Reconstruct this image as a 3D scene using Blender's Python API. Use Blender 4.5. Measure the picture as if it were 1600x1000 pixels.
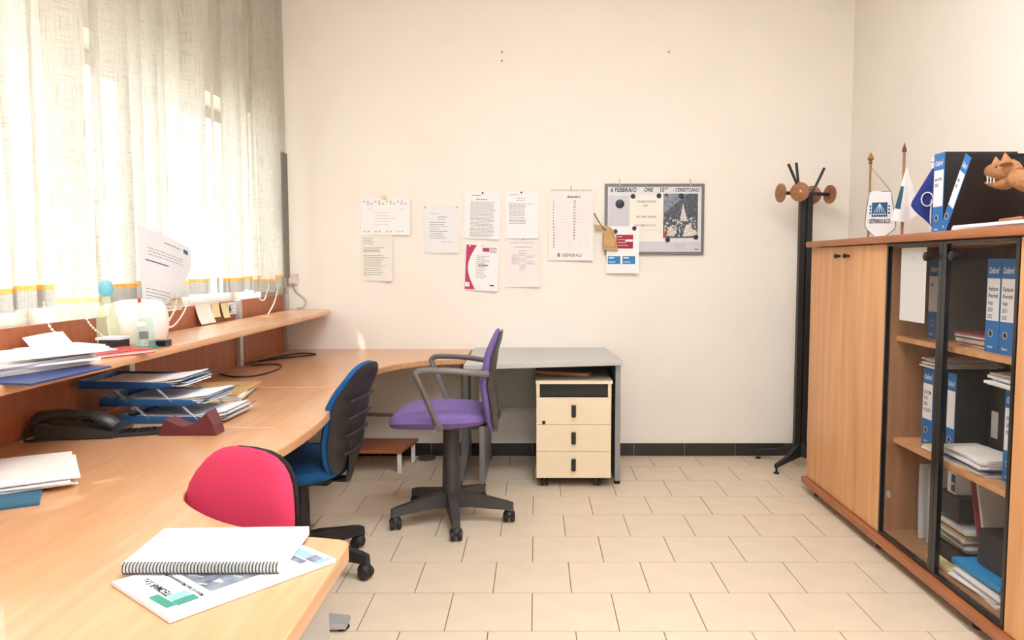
import bpy, bmesh, math, random
from mathutils import Vector, Matrix
random.seed(7)
R = math.radians
S = bpy.context.scene
COL = S.collection
for o in list(bpy.data.objects): bpy.data.objects.remove(o)

# ------------------------------------------------------------------ camera
cd = bpy.data.cameras.new('camera'); cam = bpy.data.objects.new('camera', cd); COL.objects.link(cam)
cd.sensor_width = 36.0; cd.sensor_fit = 'HORIZONTAL'; cd.lens = 36.0*1195/1600; cd.clip_start = .02
cd.shift_x = -37/1600
cam.location = (0, 0, 1.25)
cam.rotation_euler = (R(90) - math.atan(88/1195), 0, 0)
S.camera = cam
# ------------------------------------------------------------------ world, sun, exposure
W = bpy.data.worlds.new('sky'); S.world = W; W.use_nodes = True
bg = W.node_tree.nodes['Background']; bg.inputs[0].default_value = (.92, .96, 1, 1); bg.inputs[1].default_value = 2.7
sd = bpy.data.lights.new('sun', 'SUN'); sun = bpy.data.objects.new('sun', sd); COL.objects.link(sun)
sd.energy = 2.2; sd.angle = R(.6); sd.color = (1, .9, .74)
sun.rotation_euler = Vector((.5, .42, -.80)).to_track_quat('-Z', 'Y').to_euler()
sun.location = (-6, -2, 6)
for y0, y1 in ((2.85, 4.62), (.95, 2.75), (-.95, .85)):      # portals only guide sampling of the sky through the windows
    ld = bpy.data.lights.new('window_portal', 'AREA'); ld.shape = 'RECTANGLE'; ld.size = 1.15; ld.size_y = y1-y0
    lo = bpy.data.objects.new('window_portal', ld); COL.objects.link(lo); ld.cycles.is_portal = True
    lo.location = (-1.93, (y0+y1)/2, 1.58); lo.rotation_euler = (0, R(-90), 0)
S.view_settings.view_transform = 'Standard'; S.view_settings.look = 'None'
S.view_settings.exposure = 0.77; S.view_settings.gamma = 1.0; S.view_settings.use_curve_mapping = False

# ------------------------------------------------------------------ materials
def lin(c):
    return tuple((v/255/12.92 if v/255 <= .04045 else ((v/255+.055)/1.055)**2.4) for v in c)
MATS = {}
def mat(name, rgb, rough=.5, metal=0., var=.06, scale=14., bump=0., stretch=(1, 1, 1), coat=0., spec=.5, rgb2=None, trans=None, detail=3.):
    m = bpy.data.materials.new(name); m.use_nodes = True; nt = m.node_tree; b = nt.nodes['Principled BSDF']
    c = lin(rgb); c2 = lin(rgb2) if rgb2 else tuple(max(0, v*(1-var*2.2)) for v in c)
    tc = nt.nodes.new('ShaderNodeTexCoord'); mp = nt.nodes.new('ShaderNodeMapping'); mp.inputs['Scale'].default_value = stretch
    nz = nt.nodes.new('ShaderNodeTexNoise'); nz.inputs['Scale'].default_value = scale; nz.inputs['Detail'].default_value = detail
    rp = nt.nodes.new('ShaderNodeValToRGB'); rp.color_ramp.elements[0].position = .32; rp.color_ramp.elements[1].position = .68
    rp.color_ramp.elements[0].color = (*c2, 1); rp.color_ramp.elements[1].color = (*c, 1)
    nt.links.new(tc.outputs['Object'], mp.inputs[0]); nt.links.new(mp.outputs[0], nz.inputs['Vector'])
    nt.links.new(nz.outputs['Fac'], rp.inputs[0]); nt.links.new(rp.outputs[0], b.inputs['Base Color'])
    b.inputs['Roughness'].default_value = rough; b.inputs['Metallic'].default_value = metal
    b.inputs['Specular IOR Level'].default_value = spec; b.inputs['Coat Weight'].default_value = coat
    if bump:
        bp = nt.nodes.new('ShaderNodeBump'); bp.inputs['Strength'].default_value = bump; bp.inputs['Distance'].default_value = .004
        nt.links.new(nz.outputs['Fac'], bp.inputs['Height']); nt.links.new(bp.outputs[0], b.inputs['Normal'])
    if trans is not None:      # thin see-through plastic or glass: tinted transparency with a glossy skin
        out = nt.nodes['Material Output']; tr = nt.nodes.new('ShaderNodeBsdfTransparent'); tr.inputs[0].default_value = (*trans[0], 1)
        mx = nt.nodes.new('ShaderNodeMixShader'); mx.inputs[0].default_value = trans[1]
        nt.links.new(tr.outputs[0], mx.inputs[1]); nt.links.new(b.outputs[0], mx.inputs[2]); nt.links.new(mx.outputs[0], out.inputs[0])
    MATS[name] = m; return m

def blind_material(name, c_thread, c_light, open_):
    m = bpy.data.materials.new(name); m.use_nodes = True; nt = m.node_tree; nt.nodes.remove(nt.nodes['Principled BSDF']); out = nt.nodes['Material Output']
    tc = nt.nodes.new('ShaderNodeTexCoord')
    facs = []
    for st in ((1, 14, 620), (1, 560, 9)):
        mp = nt.nodes.new('ShaderNodeMapping'); mp.inputs['Scale'].default_value = st
        nz = nt.nodes.new('ShaderNodeTexNoise'); nz.inputs['Scale'].default_value = 1.; nz.inputs['Detail'].default_value = 2.
        rp = nt.nodes.new('ShaderNodeValToRGB'); rp.color_ramp.elements[0].position = .56; rp.color_ramp.elements[1].position = .68
        nt.links.new(tc.outputs['Object'], mp.inputs[0]); nt.links.new(mp.outputs[0], nz.inputs['Vector']); nt.links.new(nz.outputs['Fac'], rp.inputs[0]); facs.append(rp)
    mxm = nt.nodes.new('ShaderNodeMath'); mxm.operation = 'MAXIMUM'
    nt.links.new(facs[0].outputs[0], mxm.inputs[0]); nt.links.new(facs[1].outputs[0], mxm.inputs[1])
    mc = nt.nodes.new('ShaderNodeMix'); mc.data_type = 'RGBA'; mc.inputs['A'].default_value = (*lin(c_light), 1); mc.inputs['B'].default_value = (*lin(c_thread), 1)
    nt.links.new(mxm.outputs[0], mc.inputs['Factor'])
    tl = nt.nodes.new('ShaderNodeBsdfTranslucent'); df = nt.nodes.new('ShaderNodeBsdfDiffuse'); tp = nt.nodes.new('ShaderNodeBsdfTransparent')
    nt.links.new(mc.outputs['Result'], tl.inputs[0]); nt.links.new(mc.outputs['Result'], df.inputs[0])
    a = nt.nodes.new('ShaderNodeMixShader'); a.inputs[0].default_value = .34; nt.links.new(tl.outputs[0], a.inputs[1]); nt.links.new(df.outputs[0], a.inputs[2])
    b = nt.nodes.new('ShaderNodeMixShader')
    mt = nt.nodes.new('ShaderNodeMath'); mt.operation = 'MULTIPLY_ADD'; mt.inputs[1].default_value = -open_; mt.inputs[2].default_value = open_
    nt.links.new(mxm.outputs[0], mt.inputs[0]); nt.links.new(mt.outputs[0], b.inputs[0])
    nt.links.new(a.outputs[0], b.inputs[1]); nt.links.new(tp.outputs[0], b.inputs[2]); nt.links.new(b.outputs[0], out.inputs[0])
    MATS[name] = m; return m

M = MATS
mat('wall', (250, 242, 230), .9, var=.012, scale=3, bump=.02)
mat('ceiling', (250, 247, 240), .9, var=.01)
mat('grout', (128, 108, 86), .9)
mat('tile', (226, 207, 180), .38, var=.035, scale=7, detail=6)
mat('skirting', (50, 45, 43), .35, var=.1, scale=30)
mat('skirting_joint', (190, 180, 168), .8)
mat('desk_wood', (218, 168, 124), .34, coat=.35, scale=1.6, stretch=(26, 2.2, 26), rgb2=(206, 152, 106), detail=5)
mat('desk_edge', (200, 134, 82), .4, scale=1.6, stretch=(20, 3, 20), rgb2=(184, 118, 70))
mat('panel_wood', (178, 104, 66), .42, scale=1.5, stretch=(20, 22, 2), rgb2=(160, 90, 56), detail=5)
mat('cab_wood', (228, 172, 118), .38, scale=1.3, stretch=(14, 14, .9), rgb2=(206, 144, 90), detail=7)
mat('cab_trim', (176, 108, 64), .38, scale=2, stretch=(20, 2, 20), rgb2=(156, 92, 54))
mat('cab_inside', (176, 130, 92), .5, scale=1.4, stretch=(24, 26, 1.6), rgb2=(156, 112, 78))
mat('grey_top', (196, 195, 189), .5, var=.02)
mat('grey_metal', (150, 153, 152), .4, metal=.35, var=.03)
mat('light_metal', (196, 198, 198), .35, metal=.5, var=.03)
mat('black_plastic', (34, 32, 32), .5, var=.08)
mat('black_gloss', (24, 24, 27), .22, var=.05)
mat('dark_grey_plastic', (66, 62, 60), .5, var=.06)
mat('arm_grey', (112, 106, 102), .4, var=.04)
mat('purple_fabric', (122, 98, 158), .9, var=.06, scale=180, bump=.1)
mat('red_fabric', (214, 56, 94), .92, var=.06, scale=220, bump=.12)
mat('blue_fabric', (18, 86, 146), .92, var=.08, scale=200, bump=.1)
mat('cream_front', (240, 222, 188), .5, var=.012)
mat('pedestal_side', (176, 168, 152), .5, var=.02)
mat('paper', (246, 245, 244), .85, var=.01)
mat('paper_warm', (243, 238, 226), .85, var=.015)
mat('paper_grey', (222, 221, 220), .85, var=.015)
mat('paper_pink', (247, 238, 233), .85, var=.015)
mat('ink', (140, 138, 141), .8)
mat('ink_light', (200, 198, 200), .8)
mat('ink_black', (26, 24, 28), .8)
mat('ink_blue', (52, 96, 150), .8)
mat('pink_print', (196, 62, 104), .7)
mat('red_print', (172, 36, 62), .7)
mat('blue_print', (44, 132, 196), .6)
mat('teal_print', (64, 150, 128), .6)
mat('teal_light', (150, 216, 206), .6)
mat('board_white', (226, 226, 228), .3, var=.01)
mat('board_grey', (206, 206, 210), .4, var=.01)
mat('frame_grey', (116, 116, 116), .45, var=.03)
mat('magnet', (30, 34, 50), .35)
mat('kraft', (206, 168, 110), .8, var=.05)
mat('photo_dark', (98, 104, 116), .4, rgb2=(44, 48, 60), scale=60)
mat('photo_mid', (150, 160, 172), .4, rgb2=(96, 104, 118), scale=40)
mat('photo_light', (236, 230, 218), .4, rgb2=(186, 180, 172), scale=90)
mat('photo_red', (176, 70, 84), .4, var=.1)
mat('binder_blue', (32, 116, 190), .45, var=.03)
mat('binder_black', (44, 40, 40), .6, var=.08, scale=60)
mat('binder_grey', (126, 124, 118), .5)
mat('binder_cover_hazed', (112, 110, 104), .55, var=.04)  # haze of the glass door's reflection painted into one dark binder cover
mat('folder_blue', (40, 62, 118), .45, var=.05)
mat('folder_cyan', (38, 150, 214), .4, var=.03)
mat('folder_teal', (40, 104, 132), .4, var=.04)
mat('notebook_red', (190, 56, 54), .5, var=.04)
mat('burgundy', (104, 44, 50), .45, var=.04)
mat('phone', (58, 60, 58), .35, var=.05)
mat('carved_wood', (190, 134, 86), .45, scale=6, stretch=(3, 12, 12), rgb2=(156, 102, 62))
mat('stick_wood', (176, 112, 74), .5, var=.08)
mat('disc_wood', (168, 112, 74), .5, scale=10, stretch=(1, 1, 6), rgb2=(142, 90, 56))
mat('brass', (168, 132, 70), .35, metal=.8)
mat('flag_white', (240, 236, 232), .8, var=.02)
mat('flag_blue', (34, 50, 130), .75, var=.05)
mat('emblem_blue', (26, 92, 142), .7)
mat('flag_teal', (44, 84, 110), .75)
mat('white_plastic', (240, 234, 228), .4, var=.01)
mat('white_paint', (240, 238, 232), .5, var=.01)
mat('note_yellow', (236, 222, 170), .8, var=.02)
mat('teeth', (244, 240, 228), .4)
mat('socket', (226, 220, 208), .5)
mat('cable', (30, 28, 28), .5)
mat('cable_grey', (170, 164, 154), .5)
mat('ground', (190, 184, 172), .9, var=.05)
mat('newsprint', (150, 138, 118), .85, rgb2=(104, 92, 78), scale=26)
mat('box_dark', (52, 50, 52), .6, var=.08)
mat('plastic_sleeve', (206, 208, 206), .25, trans=((.99, .99, .99), .04))
mat('window_glass', (240, 250, 250), .03, trans=((.95, .97, .97), .06))
mat('smoked_glass', (96, 96, 92), .05, trans=((.965, .955, .945), .06), spec=.6)
mat('clear_glass', (214, 232, 226), .04, trans=((.86, .95, .92), .22))
mat('glass_teal', (120, 210, 190), .08, trans=((.55, .9, .82), .3))
mat('tray_blue', (66, 120, 178), .22, trans=((.34, .56, .82), .55))
mat('clear_plastic', (214, 218, 220), .15, trans=((.9, .92, .93), .3))
mat('bottle_plastic', (226, 236, 206), .25, trans=((.95, .98, .90), .3))
mat('cap_cyan', (130, 214, 234), .3, trans=((.66, .92, .98), .5))
blind_material('blind_fabric', (176, 170, 154), (222, 218, 208), .10)
blind_material('weight', (150, 146, 138), (176, 172, 164), 0.)
blind_material('hem', (196, 128, 56), (232, 170, 90), 0.)
blind_material('hem_yellow', (222, 190, 116), (240, 216, 150), 0.)
def emit(name, rgb, st):
    m = bpy.data.materials.new(name); m.use_nodes = True; b = m.node_tree.nodes['Principled BSDF']
    b.inputs['Base Color'].default_value = (*rgb, 1); b.inputs['Emission Color'].default_value = (*rgb, 1); b.inputs['Emission Strength'].default_value = st
    MATS[name] = m
emit('fill_diffuser', (.90, .94, 1.03), 21.5)  # glow of the fill lights added on the ceiling

# ------------------------------------------------------------------ mesh helpers
class MB:
    def __init__(s): s.v = []; s.f = []; s.sm = []
    def add(s, vs, fs, smooth=False):
        n = len(s.v); s.v += [tuple(v) for v in vs]; s.f += [tuple(i+n for i in f) for f in fs]; s.sm += [smooth]*len(fs); return s
    def box(s, x0, x1, y0, y1, z0, z1, bev=0., M_=None):
        if bev:
            bm = bmesh.new(); bmesh.ops.create_cube(bm, size=1)
            for v in bm.verts: v.co = Vector(((x0+x1)/2+v.co.x*(x1-x0), (y0+y1)/2+v.co.y*(y1-y0), (z0+z1)/2+v.co.z*(z1-z0)))
            bmesh.ops.bevel(bm, geom=bm.edges[:], offset=bev, segments=2, affect='EDGES', profile=.7)
            return s.bm(bm, M_)
        vs = [(x, y, z) for x in (x0, x1) for y in (y0, y1) for z in (z0, z1)]
        if M_: vs = [M_ @ Vector(v) for v in vs]
        return s.add(vs, [(0, 1, 3, 2), (4, 6, 7, 5), (0, 4, 5, 1), (2, 3, 7, 6), (0, 2, 6, 4), (1, 5, 7, 3)])
    def bm(s, bm, M_=None, smooth=False):
        bm.verts.index_update(); vs = [(M_ @ v.co if M_ else v.co.copy()) for v in bm.verts]; fs = [[v.index for v in f.verts] for f in bm.faces]; bm.free()
        return s.add(vs, fs, smooth)
    def prism(s, pts, z0, z1, bev=0., M_=None, seg=2):
        bm = bmesh.new(); a = [bm.verts.new((x, y, z0)) for x, y in pts]; f = bm.faces.new(a)
        r = bmesh.ops.extrude_face_region(bm, geom=[f]); vs = [g for g in r['geom'] if isinstance(g, bmesh.types.BMVert)]
        for v in vs: v.co.z = z1
        bmesh.ops.recalc_face_normals(bm, faces=bm.faces[:])
        if bev:
            es = [e for e in bm.edges if abs(e.verts[0].co.z-e.verts[1].co.z) < 1e-6]
            bmesh.ops.bevel(bm, geom=es, offset=bev, segments=seg, affect='EDGES', profile=.5)
        return s.bm(bm, M_)
    def tube(s, pts, r, n=8, closed=False, flat=None):
        pts = [Vector(p) for p in pts]; rs = r if isinstance(r, (list, tuple)) else [r]*len(pts); rings = []; up = None
        for i, p in enumerate(pts):
            if closed: t = pts[(i+1) % len(pts)]-pts[i-1]
            else: t = pts[min(i+1, len(pts)-1)]-pts[max(i-1, 0)]
            t.normalize()
            if up is None: up = Vector((0, 0, 1)) if abs(t.z) < .9 else Vector((0, 1, 0))
            a = t.cross(up); a.normalize(); b = a.cross(t); b.normalize(); up = b
            fx, fy = flat if flat else (1, 1)
            rings.append([p+a*math.cos(2*math.pi*k/n)*rs[i]*fx+b*math.sin(2*math.pi*k/n)*rs[i]*fy for k in range(n)])
        vs = [v for rg in rings for v in rg]; fs = []; m = len(pts)
        for i in range(m if closed else m-1):
            for k in range(n): j = (i+1) % m; fs.append((i*n+k, i*n+(k+1) % n, j*n+(k+1) % n, j*n+k))
        if not closed: fs += [tuple(range(n))[::-1], tuple((m-1)*n+k for k in range(n))]
        return s.add(vs, fs, True)
    def lathe(s, prof, n=16, M_=None, cap=True):
        vs = []; fs = []
        for r, z in prof:
            for k in range(n): a = 2*math.pi*k/n; vs.append(Vector((r*math.cos(a), r*math.sin(a), z)))
        for i in range(len(prof)-1):
            for k in range(n): fs.append((i*n+k, i*n+(k+1) % n, (i+1)*n+(k+1) % n, (i+1)*n+k))
        if cap: fs += [tuple(range(n))[::-1], tuple((len(prof)-1)*n+k for k in range(n))]
        if M_: vs = [M_ @ v for v in vs]
        return s.add(vs, fs, True)
    def pad(s, w, h, t, fn, n=3., rings=6, seg=32):
        """cushion: superellipse outline w x h, thickness t, mapped by fn(u, v, d)"""
        vs = []; fs = []
        for side in (1, -1):
            base = len(vs); vs.append(fn(0, 0, side*t/2))
            for k in range(1, rings+1):
                r = math.sin(math.pi/2*k/rings)
                for j in range(seg):
                    a = 2*math.pi*j/seg; c, q = math.cos(a), math.sin(a)
                    u = math.copysign(abs(c)**(2/n), c)*w/2*r; v = math.copysign(abs(q)**(2/n), q)*h/2*r
                    vs.append(fn(u, v, side*t/2*(max(0, 1-r**5))**.5))
            for j in range(seg):
                f = (base, base+1+j, base+1+(j+1) % seg); fs.append(f if side > 0 else f[::-1])
                for k in range(rings-1):
                    a0 = base+1+k*seg; b0 = a0+seg; f = (a0+j, b0+j, b0+(j+1) % seg, a0+(j+1) % seg); fs.append(f if side > 0 else f[::-1])
        return s.add(vs, fs, True)
    def mesh(s, name, m, off=(0, 0, 0)):
        me = bpy.data.meshes.new(name); o = Vector(off); me.from_pydata([Vector(v)-o for v in s.v], [], s.f)
        me.polygons.foreach_set('use_smooth', s.sm); me.materials.append(MATS[m]); me.update()
        bm = bmesh.new(); bm.from_mesh(me)
        if not getattr(s, 'flat_ok', False): bmesh.ops.recalc_face_normals(bm, faces=bm.faces[:])
        for e in bm.edges:
            if len(e.link_faces) == 2 and e.calc_face_angle(0) > .7: e.smooth = False
        bm.to_mesh(me); bm.free()
        return me

def tag(o, label=None, cat=None, group=None, kind=None):
    if label: o['label'] = label
    if cat: o['category'] = cat
    if group: o['group'] = group
    if kind: o['kind'] = kind
    return o
def root(name, label, cat, loc=(0, 0, 0), rz=0, group=None, kind=None):
    o = bpy.data.objects.new(name, None); COL.objects.link(o); o.location = loc; o.rotation_euler = (0, 0, rz); o.empty_display_size = .05
    return tag(o, label, cat, group, kind)
def top_loc(o):
    while o.parent: o = o.parent
    return o.location
def part(name, mb, m, parent, local=False, label=None):
    """mesh part in world coordinates (or the root's local ones)"""
    o = bpy.data.objects.new(name, mb.mesh(name, m, (0, 0, 0) if local else top_loc(parent))); COL.objects.link(o); o.parent = parent
    if label: o['label'] = label
    return o
def thing(name, mb, m, label, cat, group=None, kind=None):
    xs = [v[0] for v in mb.v]; ys = [v[1] for v in mb.v]; zs = [v[2] for v in mb.v]
    c = ((min(xs)+max(xs))/2, (min(ys)+max(ys))/2, min(zs))
    o = bpy.data.objects.new(name, mb.mesh(name, m, c)); COL.objects.link(o); o.location = c
    return tag(o, label, cat, group, kind)
def struct(name, mb, m, label=None): return thing(name, mb, m, label or name.replace('_', ' ')+' of the office', 'setting', kind='structure')

_tcache = {}
def text2d(s, size, shear=0., bold=0.):
    key = (s, shear, bold)
    if key not in _tcache:
        cu = bpy.data.curves.new('t', 'FONT'); cu.body = s; cu.size = 1; cu.resolution_u = 2; cu.shear = shear; cu.offset = bold
        ob = bpy.data.objects.new('t', cu); COL.objects.link(ob)
        me = bpy.data.meshes.new_from_object(ob.evaluated_get(bpy.context.evaluated_depsgraph_get()))
        _tcache[key] = ([tuple(v.co) for v in me.vertices], [tuple(p.vertices) for p in me.polygons])
        bpy.data.objects.remove(ob); bpy.data.curves.remove(cu); bpy.data.meshes.remove(me)
    vs, fs = _tcache[key]
    return [(x*size, y*size) for x, y, z in vs], fs

class Sheet:
    """a sheet of paper: fn(a, b, h) with a across, b down in metres; prints lie h above it"""
    def __init__(s, w, h, fn, nx=8, ny=10): s.w, s.h, s.fn, s.nx, s.ny = w, h, fn, nx, ny
    def page(s, th=.0006):
        mb = MB(); nx, ny = s.nx, s.ny; vs = []
        for d in (0, -th):
            vs += [s.fn(s.w*i/nx, s.h*j/ny, d) for j in range(ny+1) for i in range(nx+1)]
        N = (nx+1)*(ny+1); q = lambda i, j: j*(nx+1)+i; fs = []
        for j in range(ny):
            for i in range(nx):
                a = (q(i, j), q(i, j+1), q(i+1, j+1), q(i+1, j)); fs.append(a); fs.append(tuple(N+k for k in a[::-1]))
        rim = [q(i, 0) for i in range(nx+1)]+[q(nx, j) for j in range(1, ny+1)]+[q(i, ny) for i in range(nx-1, -1, -1)]+[q(0, j) for j in range(ny-1, 0, -1)]
        for k in range(len(rim)): a, b = rim[k], rim[(k+1) % len(rim)]; fs.append((a, b, N+b, N+a))
        mb.add(vs, fs, True); return mb
    def rect(s, mb, a0, b0, a1, b1, h=.0008):
        n = max(1, int(abs(a1-a0)/.02)); k = max(1, int(abs(b1-b0)/.03)); vs = [s.fn(a0+(a1-a0)*i/n, b0+(b1-b0)*j/k, h) for j in range(k+1) for i in range(n+1)]
        mb.add(vs, [(j*(n+1)+i, (j+1)*(n+1)+i, (j+1)*(n+1)+i+1, j*(n+1)+i+1) for j in range(k) for i in range(n)])
    def poly(s, mb, pts, h=.0008): mb.add([s.fn(a, b, h) for a, b in pts], [tuple(range(len(pts)))])
    def text(s, mb, t, a, b, size, h=.0009, shear=0., width=None, bold=.02):
        vs, fs = text2d(t, size, shear, bold)
        k = 1.
        if width and vs: k = width/max(1e-6, max(v[0] for v in vs))
        mb.add([s.fn(a+x*k, b-y, h) for x, y in vs], fs)
    def lines(s, mb, a0, a1, b0, b1, n, th=.0022, ragged=.3, seed=1):
        rd = random.Random(seed)
        for i in range(n):
            b = b0+(b1-b0)*i/max(1, n-1); e = a1-(a1-a0)*rd.random()*ragged; x = a0
            while x < e-.003:
                w = min(rd.uniform(.008, .03), e-x); s.rect(mb, x, b, x+w, b+th); x += w+.003
    def part(s, name, mb, m, parent):
        mb.flat_ok = True; o = part(name, mb, m, parent)
        if name in ('print', 'rules', 'lettering', 'handwriting', 'dates', 'border', 'chart', 'small_print', 'card_print', 'picture_highlights', 'grey_sheet'): o['kind'] = 'stuff'
        return o

def wall_map(x0, z1, Y=4.92, curl=.012, rot=0., corner=(1, 1), lift=.004):
    cr, sr = math.cos(rot), math.sin(rot)
    def mk(w, h):
        def fn(a, b, d):
            x, z = a*cr-b*sr, -b*cr-a*sr
            A, B = a/w, b/h
            y = lift+curl*((A if corner[0] > 0 else 1-A)**2)*(.25+.75*B**2)*(1 if corner[1] else .3)+.0015*math.sin(9*A+5*B)
            return Vector((x0+x, Y-y-d, z1+z))
        return fn
    return mk

# ================================================================== THE ROOM
XL, XR, YB, YF, ZC = -1.66, 2.0, 4.92, -1.3, 3.05
fl = struct('floor', MB().box(XL-.3, XR+.2, YF-.2, YB+.2, -.12, -.0025), 'grout', 'floor of beige square tiles laid in running bond')
_tm = {}
def tile_mesh(w, d):
    k = (round(w, 3), round(d, 3))
    if k not in _tm:
        _tm[k] = MB().box(-w/2, w/2, -d/2, d/2, -.010, 0, .0012).mesh('tile', 'tile')
    return _tm[k]
TX, TY, GJ = .2995, .3030, .0035
row = 0
for k in range(-13, 9):
    ya, yb = 2.524+TY*k, min(2.524+TY*(k+1), YB+GJ)
    ya = max(ya, YF)
    if yb-ya < .02: continue
    x = -.612+(0 if k % 2 == 0 else TX/2)-TX*4
    while x < XR:
        xa, xb = max(x, XL), min(x+TX, XR); x += TX
        if xb-xa < .03: continue
        t = bpy.data.objects.new('tile', tile_mesh(xb-xa-GJ, yb-ya-GJ)); COL.objects.link(t); t.parent = fl
        t.location = Vector(((xa+xb)/2, (ya+yb)/2, random.uniform(-.0003, .0003)))-fl.location
struct('ceiling', MB().box(XL-.3, XR+.2, YF-.2, YB+.2, ZC, ZC+.1), 'ceiling', 'plain white ceiling of the office')
struct('wall_back', MB().box(XL-.3, XR+.2, YB, YB+.2, -.12, ZC), 'wall', 'cream plastered wall behind the grey desk')
struct('wall_right', MB().box(XR, XR+.2, YF-.2, YB, -.12, ZC), 'wall', 'cream plastered wall behind the cabinets')
struct('wall_front', MB().box(XL-.3, XR, YF-.2, YF, -.12, ZC), 'wall', 'cream plastered wall behind the viewer')
WZ0, WZ1 = 1.0, 2.12
m = MB(); m.box(XL-.3, XL, YF, YB, -.12, WZ0); m.box(XL-.3, XL, YF, YB, WZ1, ZC)
for a, b in ((4.62, YB), (2.75, 2.85), (.85, .95), (YF, -.95)): m.box(XL-.3, XL, a, b, WZ0, WZ1)
struct('wall_left', m, 'wall', 'window wall behind the vertical blinds')
for i, (a, b) in enumerate(((2.85, 4.62), (.95, 2.75), (-.95, .85))):
    w = root('window_%d' % (i+1), 'wide window with white frame behind the blinds', 'setting', (XL-.2, (a+b)/2, WZ0), kind='structure')
    m = MB(); c = (a+b)/2; xa, xb = XL-.23, XL-.17
    m.box(xa, xb, a, b, WZ0, WZ0+.06, .004); m.box(xa, xb, a, b, WZ1-.06, WZ1, .004)
    for y0, y1 in ((a, a+.06), (b-.06, b), (c-.05, c+.05)): m.box(xa, xb, y0, y1, WZ0+.06, WZ1-.06, .004)
    part('window_frame', m, 'white_paint', w)
    for y0, y1 in ((a+.06, c-.05), (c+.05, b-.06)): part('pane', MB().box(XL-.205, XL-.2, y0, y1, WZ0+.06, WZ1-.06), 'window_glass', w)
    part('window_sill', MB().box(XL-.16, XL+.015, a, b, WZ0, WZ0+.03, .004), 'white_paint', w)
bb = struct('baseboard_back', MB().box(XL, XR, YB-.006, YB, 0, .082), 'skirting_joint', 'dark tiled skirting along the back wall')
def skirt(parent, along, L0, L1, fixed, first, face):
    p = first
    while p < L1:
        a, b = max(p, L0)+.0015, min(p+.33, L1)-.0015; p += .33
        if b-a < .02: continue
        mm = MB()
        if along == 'x': mm.box(a, b, fixed-.011, fixed-.003, .001, .083, .001)
        else: mm.box(fixed-.011, fixed-.003, a, b, .001, .083, .001)
        part('skirting_tile', mm, 'skirting', parent)
skirt(bb, 'x', XL, XR-.012, YB, .64-.33*7, -1)
br = struct('baseboard_right', MB().box(XR-.006, XR, YF, YB-.012, 0, .082), 'skirting_joint', 'dark tiled skirting along the right wall')
skirt(br, 'y', YF, YB-.012, XR, YF, -1)
struct('ground_outside', MB().box(-30, XL-.32, -20, 25, -.5, -.4), 'ground', 'pale ground outside the windows')

# added fill lights on the ceiling, out of view, to brighten the room
for i, (x, y, lb) in enumerate(((.3, 2.5, 'added unseen fill light on the ceiling nearer the back wall'), (.3, .9, 'added unseen fill light on the ceiling above the viewer'), (.3, -.6, 'added unseen fill light on the ceiling behind the viewer'))):
    r = root('ceiling_fill', lb, 'fill light', (x, y, ZC-.09), group='added fill lights')
    part('housing', MB().box(x-.65, x+.65, y-.15, y+.15, ZC-.05, ZC, .006), 'white_paint', r)
    part('diffuser', MB().box(x-.63, x+.63, y-.13, y+.13, ZC-.085, ZC-.05, .01), 'fill_diffuser', r)

# ================================================================== DESKS
def smooth_path(pts, n=6):
    """Catmull-Rom through 2-D points"""
    out = []; P = [pts[0]]+list(pts)+[pts[-1]]
    for i in range(1, len(P)-2):
        for k in range(n):
            t = k/n; q = []
            for d in (0, 1):
                a, b, c, e = P[i-1][d], P[i][d], P[i+1][d], P[i+2][d]
                q.append(.5*(2*b+(c-a)*t+(2*a-5*b+4*c-e)*t*t+(3*b-a-3*c+e)*t**3))
            out.append(tuple(q))
    return out+[tuple(pts[-1])]
XP = -1.598      # face of the wooden screen behind the desks
ZD0, ZD1 = .665, .70
# corner desk
e = smooth_path([(-.41, 4.42), (-.63, 4.335), (-.80, 4.10), (-.868, 3.75), (-.885, 3.385)])
dk = root('corner_desk', 'curved beech corner desk reaching along the back wall', 'desk', (-1.1, 4.2, 0))
part('desktop', MB().prism([(-1.655, 4.915), (-.41, 4.915)]+e+[(XP, 3.385), (XP, 4.88), (-1.655, 4.89)], ZD0, ZD1, .006), 'desk_wood', dk)
m = MB(); m.tube([(-.42, 4.56, .16), (-.42, 4.56, .665)], .03, 14); lg = part('leg', m, 'grey_metal', dk)
m = MB()
m.tube([(-.42, 4.80, .03), (-.42, 4.72, .05), (-.42, 4.62, .10), (-.42, 4.56, .19), (-.42, 4.48, .11), (-.42, 4.32, .055), (-.42, 4.18, .035)], [.016, .02, .026, .034, .026, .02, .016], 8)
part('foot', m, 'grey_metal', lg); part('foot_cap', MB().lathe([(.018, 0), (.02, .012), (.012, .022)], 10, Matrix.Translation((-.42, 4.18, .0))), 'black_plastic', lg)
m = MB(); m.tube([(-.42, 4.5, .30), (-.62, 4.7, .30), (-1.5, 4.86, .30)], .012, 8); part('crossbar', m, 'grey_metal', dk)
m = MB(); m.tube([(-1.45, 4.7, 0), (-1.45, 4.7, .665)], .03, 12); part('leg', m, 'grey_metal', dk)
# middle desk segment
e = smooth_path([(-.885, 3.381), (-.85, 3.15), (-.775, 2.86), (-.752, 2.544)])
dk = root('desk_segment', 'middle beech desktop segment between two joints', 'desk', (-1.2, 2.96, 0))
part('desktop', MB().prism([(XP, 3.381)]+e+[(XP, 2.544)], ZD0, ZD1, .005), 'desk_wood', dk)
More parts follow.
